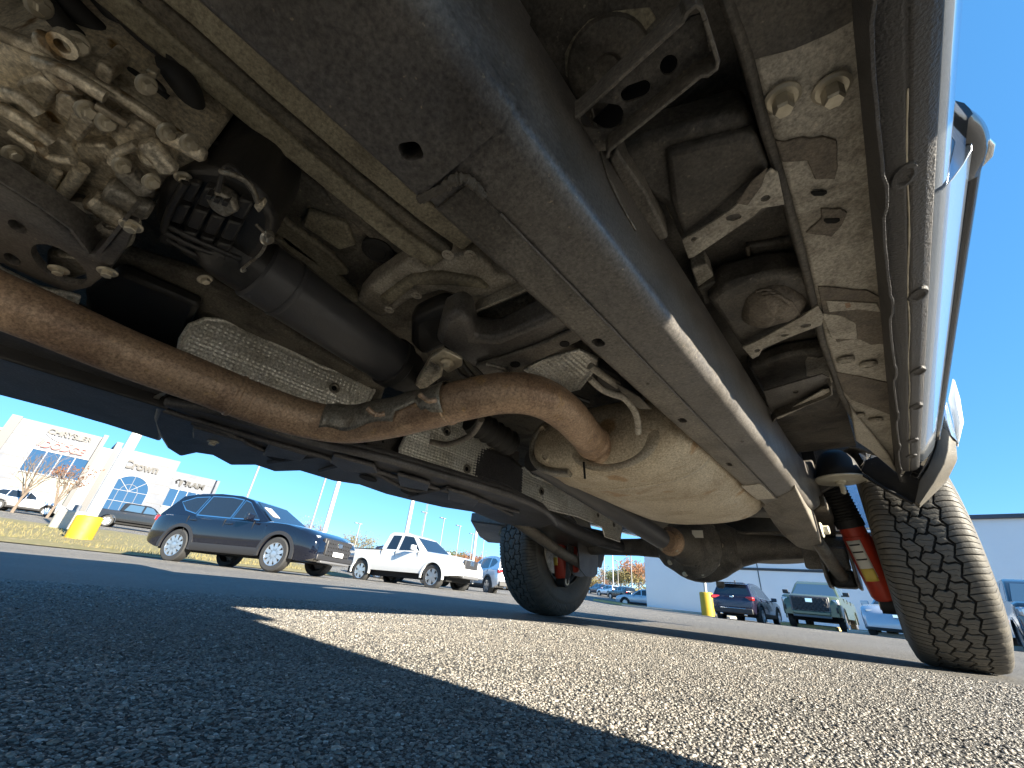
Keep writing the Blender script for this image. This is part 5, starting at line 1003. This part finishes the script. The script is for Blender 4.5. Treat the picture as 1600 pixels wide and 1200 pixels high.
# ---- dealership, facade on X = FX facing the lot
FX = -75.; K = 75 / 42.; gz = ground_z(FX, 0) - .2
def fb(name, y0, y1, z0, z1, x0, x1, m, parent, bevel=0): return MB().box(((x0 + x1) / 2, (y0 + y1) / 2, (z0 + z1) / 2), (abs(x1 - x0), abs(y1 - y0), abs(z1 - z0)), ).build(name, m, parent, bevel)
dl = thing('car_dealership', 'white panelled car dealership with grey pylon, arched window and red lettering', 'building', (FX, 5, gz))
def Y(v): return v * K
def Zf(v): return v * K
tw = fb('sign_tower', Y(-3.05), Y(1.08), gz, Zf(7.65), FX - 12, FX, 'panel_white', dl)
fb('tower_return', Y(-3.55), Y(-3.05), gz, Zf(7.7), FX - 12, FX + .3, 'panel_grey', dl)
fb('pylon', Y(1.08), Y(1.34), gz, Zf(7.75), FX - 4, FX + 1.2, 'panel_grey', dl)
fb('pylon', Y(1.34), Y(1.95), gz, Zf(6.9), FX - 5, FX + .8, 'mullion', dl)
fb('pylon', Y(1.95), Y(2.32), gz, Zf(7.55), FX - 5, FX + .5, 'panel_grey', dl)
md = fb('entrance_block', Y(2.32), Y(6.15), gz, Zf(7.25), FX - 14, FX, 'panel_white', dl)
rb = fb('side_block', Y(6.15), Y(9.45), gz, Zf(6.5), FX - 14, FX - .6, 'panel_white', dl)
fb('service_wing', Y(-9.5), Y(-3.55), gz, Zf(6.9), FX - 20, FX - 4, 'roof_brown', dl); fb('wing_cap', Y(-9.5), Y(-3.55), Zf(6.9), Zf(7.08), FX - 20, FX - 3.8, 'pole_grey', dl)
for b_, y0, y1, zt in ((tw, -3.05, 1.08, 7.65), (md, 2.32, 6.15, 7.25), (rb, 6.15, 9.45, 6.5)):
    xf = FX - .6 if b_ is rb else FX
    for k in range(1, 9):
        z = Zf(1.7 + k * .7)
        if z < Zf(zt) - .3: fb('panel_joint', Y(y0), Y(y1), z - .03, z + .03, xf, xf + .012, 'panel_grey', b_)
# tower glazing: upper blue lights, pale spandrels, lower lights, canopy
for k in range(4):
    y0 = -1.76 + k * .72; fb('pane', Y(y0 + .02), Y(y0 + .69), Zf(4.42), Zf(5.86), FX, FX + .05, 'shop_glass', tw)
    for (za, zb_, m) in ((3.42, 4.30, 'spandrel'), (2.75, 3.38, 'spandrel'), (2.40, 2.70, 'shop_glass'), (1.45, 2.12, 'shop_glass')): fb('pane', Y(y0 + .02), Y(y0 + .69), Zf(za), Zf(zb_), FX, FX + .05, m, tw)
for k in range(5): y0 = -1.78 + k * .72; fb('mullion', Y(y0 - .02), Y(y0 + .02), Zf(1.4), Zf(5.9), FX, FX + .12, 'mullion', tw)
for z in (5.9, 4.38, 3.40, 2.72): fb('mullion', Y(-1.8), Y(1.12), Zf(z - .035), Zf(z + .035), FX, FX + .14, 'mullion', tw)
fb('canopy', Y(-2.4), Y(1.05), Zf(2.12), Zf(2.38), FX, FX + 2.0, 'mullion', tw)
# arched window with its fan of bars
AY, AZ, AR = 3.98, 4.32, 1.12
arc = lambda r, a0=0, a1=math.pi, n=28: [(Y(AY + r * math.cos(a0 + (a1 - a0) * k / n)), Zf(AZ + r * math.sin(a0 + (a1 - a0) * k / n))) for k in range(n + 1)]
pts = [(Y(AY + AR), Zf(2.2))] + arc(AR) + [(Y(AY - AR), Zf(2.2))]
aw = MB().poly([(FX + .02, y, z) for y, z in pts], (.05, 0, 0)).build('arched_window', 'shop_glass', md)
o_ = [(Y(AY + AR + .16), Zf(2.2))] + arc(AR + .16) + [(Y(AY - AR - .16), Zf(2.2))]
b = MB(); n = len(pts); b.loft([[(FX + .01, a[0], a[1]), (FX + .14, a[0], a[1]), (FX + .14, c[0], c[1]), (FX + .01, c[0], c[1])] for a, c in zip(pts, o_)]); b.build('arch_frame', 'mullion', md)
def bar(y0, z0, y1, z1, w=.05):
    A, B = Vector((FX + .09, Y(y0), Zf(z0))), Vector((FX + .09, Y(y1), Zf(z1))); MB().tube([A, B], w * K * .5, 6).build('glazing_bar', 'mullion', aw)
for z in (4.32, 3.55, 2.80): bar(AY - AR, z, AY + AR, z)
for q in (-.56, 0, .56): bar(AY + q, 2.2, AY + q, 4.32)
for a in (45, 90, 135): bar(AY, AZ, AY + AR * math.cos(R(a)), AZ + AR * math.sin(R(a)))
MB().tube([(FX + .09, y, z) for y, z in arc(.50)], .05 * K * .5, 6).build('glazing_bar', 'mullion', aw)
fb('canopy', Y(2.4), Y(6.9), Zf(2.05), Zf(2.22), FX, FX + 1.5, 'mullion', md)
for k in range(4):
    y0 = 6.35 + k * .62; fb('pane', Y(y0), Y(y0 + .57), Zf(3.82), Zf(5.15), FX - .6, FX - .54, 'shop_glass', rb); fb('pane', Y(y0), Y(y0 + .57), Zf(2.0), Zf(3.74), FX - .6, FX - .54, 'spandrel', rb); fb('mullion', Y(y0 + .57), Y(y0 + .62), Zf(1.9), Zf(5.2), FX - .6, FX - .48, 'mullion', rb)
fb('mullion', Y(6.3), Y(8.9), Zf(3.74), Zf(3.82), FX - .6, FX - .47, 'mullion', rb)
fb('mullion', Y(6.3), Y(8.9), Zf(5.15), Zf(5.22), FX - .6, FX - .47, 'mullion', rb)
def sign(txt, y, z, h, width, m, parent, shear=0., x=FX + .1, bold=.0, back=None):
    cu = bpy.data.curves.new('lettering', 'FONT'); cu.body = txt; cu.size = 1; cu.extrude = .05; cu.shear = shear; cu.offset = bold; cu.align_x = 'CENTER'; cu.align_y = 'CENTER'
    o = bpy.data.objects.new('lettering', cu); COL.objects.link(o); bpy.context.view_layer.update()
    me = bpy.data.meshes.new_from_object(o.evaluated_get(bpy.context.evaluated_depsgraph_get())); bpy.data.objects.remove(o)
    vs = np.array([v.co[:] for v in me.vertices]); w = np.ptp(vs[:, 0]); hh = np.ptp(vs[:, 1]); c0 = (vs.max(0) + vs.min(0)) / 2
    for v in me.vertices:
        u = (v.co.x - c0[0]) / w * width; q = (v.co.y - c0[1]) / hh * h; v.co = Vector((x + v.co.z * 2, y + u, z + q))
    me.update(); return link('lettering', me, m, parent, smooth=0)
sign('CHRYSLER', Y(-.47), Zf(7.22), .72, Y(2.3), 'sign_grey', tw, bold=.03)
wing = [(Y(-1.62), 7.02), (Y(-1.2), 6.90), (Y(-.7), 6.82), (Y(-.47), 6.80), (Y(-.24), 6.82), (Y(.26), 6.90), (Y(.68), 7.02), (Y(.3), 6.78), (Y(-.1), 6.66), (Y(-.47), 6.62), (Y(-.84), 6.66), (Y(-1.24), 6.78)]
MB().poly([(FX + .05, y, Zf(z)) for y, z in wing], (.15, 0, 0)).build('wing_emblem', 'sign_silver', tw)
sign('DODGE', Y(-.42), Zf(6.34), .92, Y(2.2), 'sign_red', tw, .15, bold=.05)
for k in range(2): MB().poly([(FX + .05, Y(-1.75 + k * .10), Zf(6.15)), (FX + .05, Y(-1.69 + k * .10), Zf(6.15)), (FX + .05, Y(-1.55 + k * .10), Zf(6.58)), (FX + .05, Y(-1.61 + k * .10), Zf(6.58))], (.1, 0, 0)).build('stripe', 'sign_red', tw)
sign('Crown', Y(4.0), Zf(6.22), 1.1, Y(2.15), 'sign_grey', md, bold=.04)
sign('RAM', Y(7.85), Zf(5.72), .75, Y(1.3), 'sign_grey', rb, x=FX - .5, bold=.04)
c = Vector((FX - .5, Y(6.85), Zf(5.72)))
for s_ in (-1, 1):
    MB().tube([c + Vector((0, s_ * .05, .30)), c + Vector((0, s_ * .38, .36)), c + Vector((0, s_ * .62, .10)), c + Vector((0, s_ * .50, -.20)), c + Vector((0, s_ * .36, -.08))], [.06, .10, .10, .07, .04], 8).build('horn_emblem', 'sign_grey', rb)
MB().poly([c + Vector((0, y, z)) for y, z in ((-.22, .30), (.22, .30), (.16, -.2), (.07, -.5), (-.07, -.5), (-.16, -.2))], (.08, 0, 0)).build('head_emblem', 'sign_grey', rb)
# ---- white windowless wall on the right
wh = thing('retail_building', 'long plain white block wall behind the plum SUV and green pickup', 'building', (10, 40, 0))
MB().box((14, 45, 3.0), (58.1, 22, 6.3)).build('wall', 'wall_white', wh)
MB().box((14, 45, 6.22), (58.5, 22.4, .22)).build('parapet', 'panel_white', wh, .02)
for x in (-6.9, 1.5, 10, 18): MB().box((x, 33.99, 3.0), (.05, .03, 6.0)).build('wall_joint', 'panel_grey', wh)
MB().box((-5.9, 33.98, 3.2), (5.4, .06, .16)).build('ledge', 'panel_grey', wh, .01)
for k in range(2): MB().box((-5.1 + k * .95, 33.985, 1.35), (.85, .05, .75)).build('window', 'shop_glass', wh)
# ---- kerbs and planted islands
def island(name, pts, h, m_top, m_k, label):
    o = MB().poly([(x, y, ground_z(x, y) - .05) for x, y in pts], (0, 0, h + .05)).build(name, m_k, None, .03); cx = sum(p[0] for p in pts) / len(pts); cy = sum(p[1] for p in pts) / len(pts)
    tag(o, label, 'kerb'); MB().poly([(cx + (x - cx) * .93, cy + (y - cy) * .93, ground_z(x, y) + h + .004) for x, y in pts], (0, 0, .02)).build('infill', m_top, o); return o
island('kerb_island', [(-1.6, 19.6), (2.8, 18.6), (3.2, 21.5), (-1.4, 22.3)], .10, 'dry_grass', 'concrete', 'low kerbed island in front of the green pickup beside the near tyre')
island('kerb_island', [(-16, 31.6), (-8.2, 30.6), (-8.0, 32.8), (-16, 33.6)], .12, 'dry_grass', 'concrete', 'kerbed strip along the white wall round the yellow pole base')
island('kerb_island', [(-4.2, 23.2), (-2.2, 23.0), (-2.0, 27), (-4.0, 27.2)], .12, 'dry_grass', 'kerb_yellow', 'yellowish kerb island under the green pickup')
island('kerb_island', [(-21, 36), (-16.5, 36), (-16.5, 37.2), (-21, 37.4)], .14, 'dry_grass', 'kerb_yellow', 'tan kerb tip in front of the silver SUV')
# ---- grass verge before the dealership: one sloping sheet
b = MB(); xsv = [-16.2, -17.2, -18, -24, -34]; ysv = np.linspace(-30, 9.5, 14)
b.v = [Vector((x, y + (.0 if i else 0), ground_z(x, y) + (.02 if i == 0 else .10 + .05 * math.sin(y * 1.3 + i)))) for i, x in enumerate(xsv) for y in ysv]
n = len(ysv); b.f = [[i * n + j, i * n + j + 1, (i + 1) * n + j + 1, (i + 1) * n + j] for i in range(len(xsv) - 1) for j in range(n - 1)]
vg = b.build('grass_verge', 'dry_grass'); vg['kind'] = 'structure'
bl = MB()
for k in range(9000):
    x = -17 - 12 * random.random() ** 1.6; y = random.uniform(-12, 9.2); z = ground_z(x, y) + .08; a = random.uniform(0, 3.14); w = .012; hgt = random.uniform(.05, .16); i = len(bl.v)
    bl.v += [Vector((x - w * math.cos(a), y - w * math.sin(a), z)), Vector((x + w * math.cos(a), y + w * math.sin(a), z)), Vector((x + random.uniform(-.05, .05), y + random.uniform(-.05, .05), z + hgt))]; bl.f.append([i, i + 1, i + 2])
me = bpy.data.meshes.new('grass'); me.from_pydata([tuple(v) for v in bl.v], [], bl.f); go = link('grass', me, 'dry_grass', None, smooth=0); go['kind'] = 'stuff'; go['label'] = 'short dry winter grass on the verge before the dealership'; go['category'] = 'grass'
# ---- lamp posts
def pole(px, dist, hgt, r, m, label, base=None, head='none', baseh=.95, baser=.32, dz=0):
    p = ug(px, dist); p.z += dz; t = thing('lamp_post', label, 'lamp post', p, 0, 'lamp posts around the lot')
    MB().lathe([(r, 0), (r * .8, hgt)], p, (0, 0, 1), 12).build('post', m, t)
    if base: MB().lathe([(baser, -.2), (baser, baseh - .06), (baser * .92, baseh), (r, baseh)], p, (0, 0, 1), 20).build('base', base, t, .02)
    if head == 'box':
        for s_ in (-1, 0):
            MB().box(p + Vector((-.1, .55 * s_, hgt)), (.35, .75, .12)).build('lamp_head', 'pole_grey', t, .02)
    if head == 'cross':
        for k in range(4): MB().box(p + Vector((.45 * math.cos(k * 1.57), .45 * math.sin(k * 1.57), hgt)), (.4, .4, .12)).build('lamp_head', 'pole_grey', t, .02)
    return t
pole(112, 21.5, 11, .19, 'pole_white', 'tall white lamp post on a fat yellow drum base on the verge', 'yellow_concrete', baser=.38, baseh=.88)
pole(84, 30, 1.2, .16, 'mullion', 'stubby pale concrete footing left of the yellow drum', 'concrete', baser=.62, baseh=.9)
pole(344, 62, 17, .13, 'pole_grey', 'thin dark lamp post rising from behind the navy SUV roof'); pole(463, 58, 15, .12, 'pole_grey', 'thin grey lamp post just left of the wide pale one', head='box'); pole(487, 58, 15, .30, 'pole_white', 'wide pale post above the bonnet of the navy SUV')
pole(619, 40, 12, .20, 'pole_white', 'thick white lamp post rising behind the white pickup cab'); pole(733, 46, 8.2, .17, 'pole_white', 'white lamp post right of the white pickup bonnet')
lp = 0
for px, d, hh, lab in ((541, 75, 5.5, 'short lamp post left of the white pickup bed'), (645, 78, 9.2, 'box-headed lamp post just right of the thick white one'), (677, 76, 8.4, 'box-headed lamp post above the pickup windscreen'), (705, 80, 7.9, 'box-headed lamp post above the pickup bonnet'), (728, 90, 7.9, 'small box-headed lamp post beside the white post'), (747, 86, 6.9, 'small box-headed lamp post nearest the far rear tyre')):
    pole(px, d, hh, .10, 'pole_grey', lab, head='box')
for px, d, hh, lab, m in ((945, 90, 7.5, 'grey lamp post above the distant cars', 'pole_grey'), (959, 88, 8.5, 'white lamp post with a crossed head above the distant cars', 'pole_white'), (967, 100, 7, 'shorter grey lamp post left of the distant green tree', 'pole_grey'), (989, 85, 9.2, 'tall grey lamp post next to the silver SUV', 'pole_grey')):
    pole(px, d, hh, .11, m, lab, head='cross' if m == 'pole_white' else 'box')
pole(1107, 32.2, 7, .10, 'pole_white', 'white post on a yellow footing against the white wall', 'yellow_concrete', baser=.40, baseh=1.25, dz=.1)
# lattice radio mast
p = ug(645, 140); mast = thing('radio_mast', 'thin white lattice radio mast beyond the white pickup', 'mast', p)
for k in range(3):
    a = k * 2.09; MB().tube([p + Vector((.5 * math.cos(a), .5 * math.sin(a), 0)), p + Vector((.2 * math.cos(a), .2 * math.sin(a), 23))], .06, 5).build('leg', 'pole_grey', mast)
b = MB()
for k in range(22):
    z = k * 1.05; b.tube([p + Vector((.45 * math.cos(k * 2.09), .45 * math.sin(k * 2.09), z)), p + Vector((.42 * math.cos(k * 2.09 + 2.09), .42 * math.sin(k * 2.09 + 2.09), z + 1.05))], .035, 4)
b.build('bracing', 'pole_grey', mast); MB().box(p + Vector((0, 0, 22.4)), (1.1, 1.1, .6)).build('antenna', 'pole_white', mast, .1)
# ---- trees
LM = {}
def leafmat(nm, c1, c2): return mat(nm, c1, .8, 0, c2, 3, .9)
leafmat('leaf_green', (.075, .095, .030), (.045, .065, .022)); leafmat('leaf_rust', (.22, .085, .035), (.14, .07, .03)); leafmat('leaf_ochre', (.19, .15, .055), (.12, .11, .04)); leafmat('twig', (.20, .15, .12), (.13, .10, .085))
def tree(px, dist, hgt, wid, leaf, nleaf, label, dens=1., group='trees at the edge of the lot', lsz=.16, cat='tree', dz=0):
    p = ug(px, dist); p.z += dz; t = thing('tree', label, cat, p, 0, group); tr_ = MB(); tips = []
    rr = random.Random(int(px * 7 + dist)); th = hgt * .35
    tr_.tube([p, p + Vector((rr.uniform(-.1, .1), rr.uniform(-.1, .1), th * .6)), p + Vector((rr.uniform(-.2, .2), rr.uniform(-.2, .2), th))], [hgt * .022, hgt * .018, hgt * .015], 7)
    def grow(q, d, ln, r, lev):
        e = q + d * ln; m_ = q + d * ln * .5 + Vector((rr.uniform(-1, 1), rr.uniform(-1, 1), 0)) * ln * .06; tr_.tube([q, m_, e], [r, r * .8, r * .55], 5 if lev < 2 else 3); tips.append((e, lev)); tips.append((m_, lev))
        if lev < 3:
            for _ in range(3):
                nd = (d + Vector((rr.uniform(-1, 1), rr.uniform(-1, 1), rr.uniform(-.25, .8))) * .75).normalized(); grow(q + d * ln * rr.uniform(.45, 1), nd, ln * rr.uniform(.55, .78), r * .55, lev + 1)
    for k in range(6):
        a = k * 1.05 + rr.uniform(-.3, .3); grow(p + Vector((0, 0, th * rr.uniform(.55, 1))), Vector((math.cos(a) * wid / hgt * 1.1, math.sin(a) * wid / hgt * 1.1, 1)).normalized(), hgt * .30, hgt * .011, 0)
    tr_.build('trunk', 'bark', t, smooth=0)
    lv, lf_ = [], []
    for k in range(nleaf):
        e, lev = tips[rr.randrange(len(tips))]
        c = e + Vector((rr.gauss(0, 1), rr.gauss(0, 1), rr.gauss(0, .8))) * wid * .085; s_ = lsz * rr.uniform(.6, 1.4); a = Vector((rr.uniform(-1, 1), rr.uniform(-1, 1), rr.uniform(-1, 1))).normalized(); b_ = a.orthogonal().normalized(); i = len(lv)
        lv += [c - a * s_, c + b_ * s_ * .5, c + a * s_, c - b_ * s_ * .5]; lf_.append([i, i + 1, i + 2, i + 3])
    if nleaf:
        me = bpy.data.meshes.new('crown'); me.from_pydata([tuple(v) for v in lv], [], lf_); link('crown', me, leaf, t, smooth=0)
    return t
tree(-12, 50, 5.2, 2.6, 'twig', 0, 'bare winter tree before the left end of the dealership', lsz=.05)
tree(46, 48, 4.6, 1.5, 'leaf_rust', 300, 'small tree with rusty leaves before the dealership glazing', lsz=.09)
tree(470, 90, 8, 6, 'twig', 300, 'bare brown tree behind the navy SUV bonnet', lsz=.15); tree(545, 95, 7, 7, 'leaf_ochre', 900, 'thin ochre tree behind the white pickup bed'); tree(572, 105, 6, 8, 'leaf_green', 900, 'low green tree behind the white pickup tailgate')
for px, d, h_, w_, lf, nl, lab in ((672, 130, 7.5, 8, 'twig', 700, 'grey leafless tree behind the pickup windscreen'), (688, 128, 8, 8, 'leaf_ochre', 900, 'ochre tree left of the dark green one behind the pickup'), (704, 120, 8.2, 8, 'leaf_green', 1100, 'dark green tree behind the pickup bonnet'), (718, 115, 6.5, 9, 'leaf_rust', 1200, 'rust red tree behind the nose of the white pickup'), (735, 112, 6.5, 9, 'leaf_rust', 1200, 'rust red tree beside the white post'), (752, 110, 6.0, 9, 'leaf_rust', 1200, 'rust red tree nearest the far rear tyre'), (770, 110, 6.0, 9, 'leaf_ochre', 900, 'ochre tree hidden by the far rear tyre')):
    tree(px, d, h_, w_, lf, nl, lab, lsz=.22)
for px, d, h_, w_, lf, nl, lab in ((925, 150, 6, 9, 'leaf_ochre', 700, 'hazy low tree left of the distant cars'), (955, 150, 9, 9, 'twig', 900, 'brown leafless tree over the white distant car'), (970, 140, 9, 9, 'leaf_green', 1300, 'dark evergreen over the black distant car'), (983, 120, 8, 9, 'leaf_ochre', 1300, 'yellow green tree left of the silver SUV'), (1000, 120, 10, 9, 'leaf_rust', 1100, 'brown tree touching the end of the white wall'), (1018, 125, 10, 9, 'twig', 700, 'leafless tree behind the white wall corner'), (940, 160, 7, 9, 'leaf_rust', 700, 'brown tree behind the dark blue distant car')):
    tree(px, d, h_, w_, lf, nl, lab, lsz=.26)
# far wood closing the horizon
wv, wf_ = [], []
for k in range(16000):
    a = random.uniform(R(15), R(105)); d = random.uniform(190, 235); x, y = -math.sin(a) * d, math.cos(a) * d; hmax = 5.0 + 1.8 * math.sin(a * 23) + 1.2 * math.sin(a * 61 + 1)
    c = Vector((x, y, ground_z(x, y) + random.uniform(-.3, hmax))); s_ = random.uniform(.3, .8); u = Vector((random.uniform(-1, 1), random.uniform(-1, 1), random.uniform(-1, 1))).normalized(); w = u.orthogonal().normalized(); i = len(wv)
    wv += [c - u * s_, c + w * s_ * .6, c + u * s_, c - w * s_ * .6]; wf_.append([i, i + 1, i + 2, i + 3])
me = bpy.data.meshes.new('far_wood'); me.from_pydata([tuple(v) for v in wv], [], wf_); fw_o = link('far_wood', me, 'leaf_ochre', None, smooth=0); fw_o['kind'] = 'stuff'; fw_o['label'] = 'far brown winter wood along the horizon'; fw_o['category'] = 'wood'
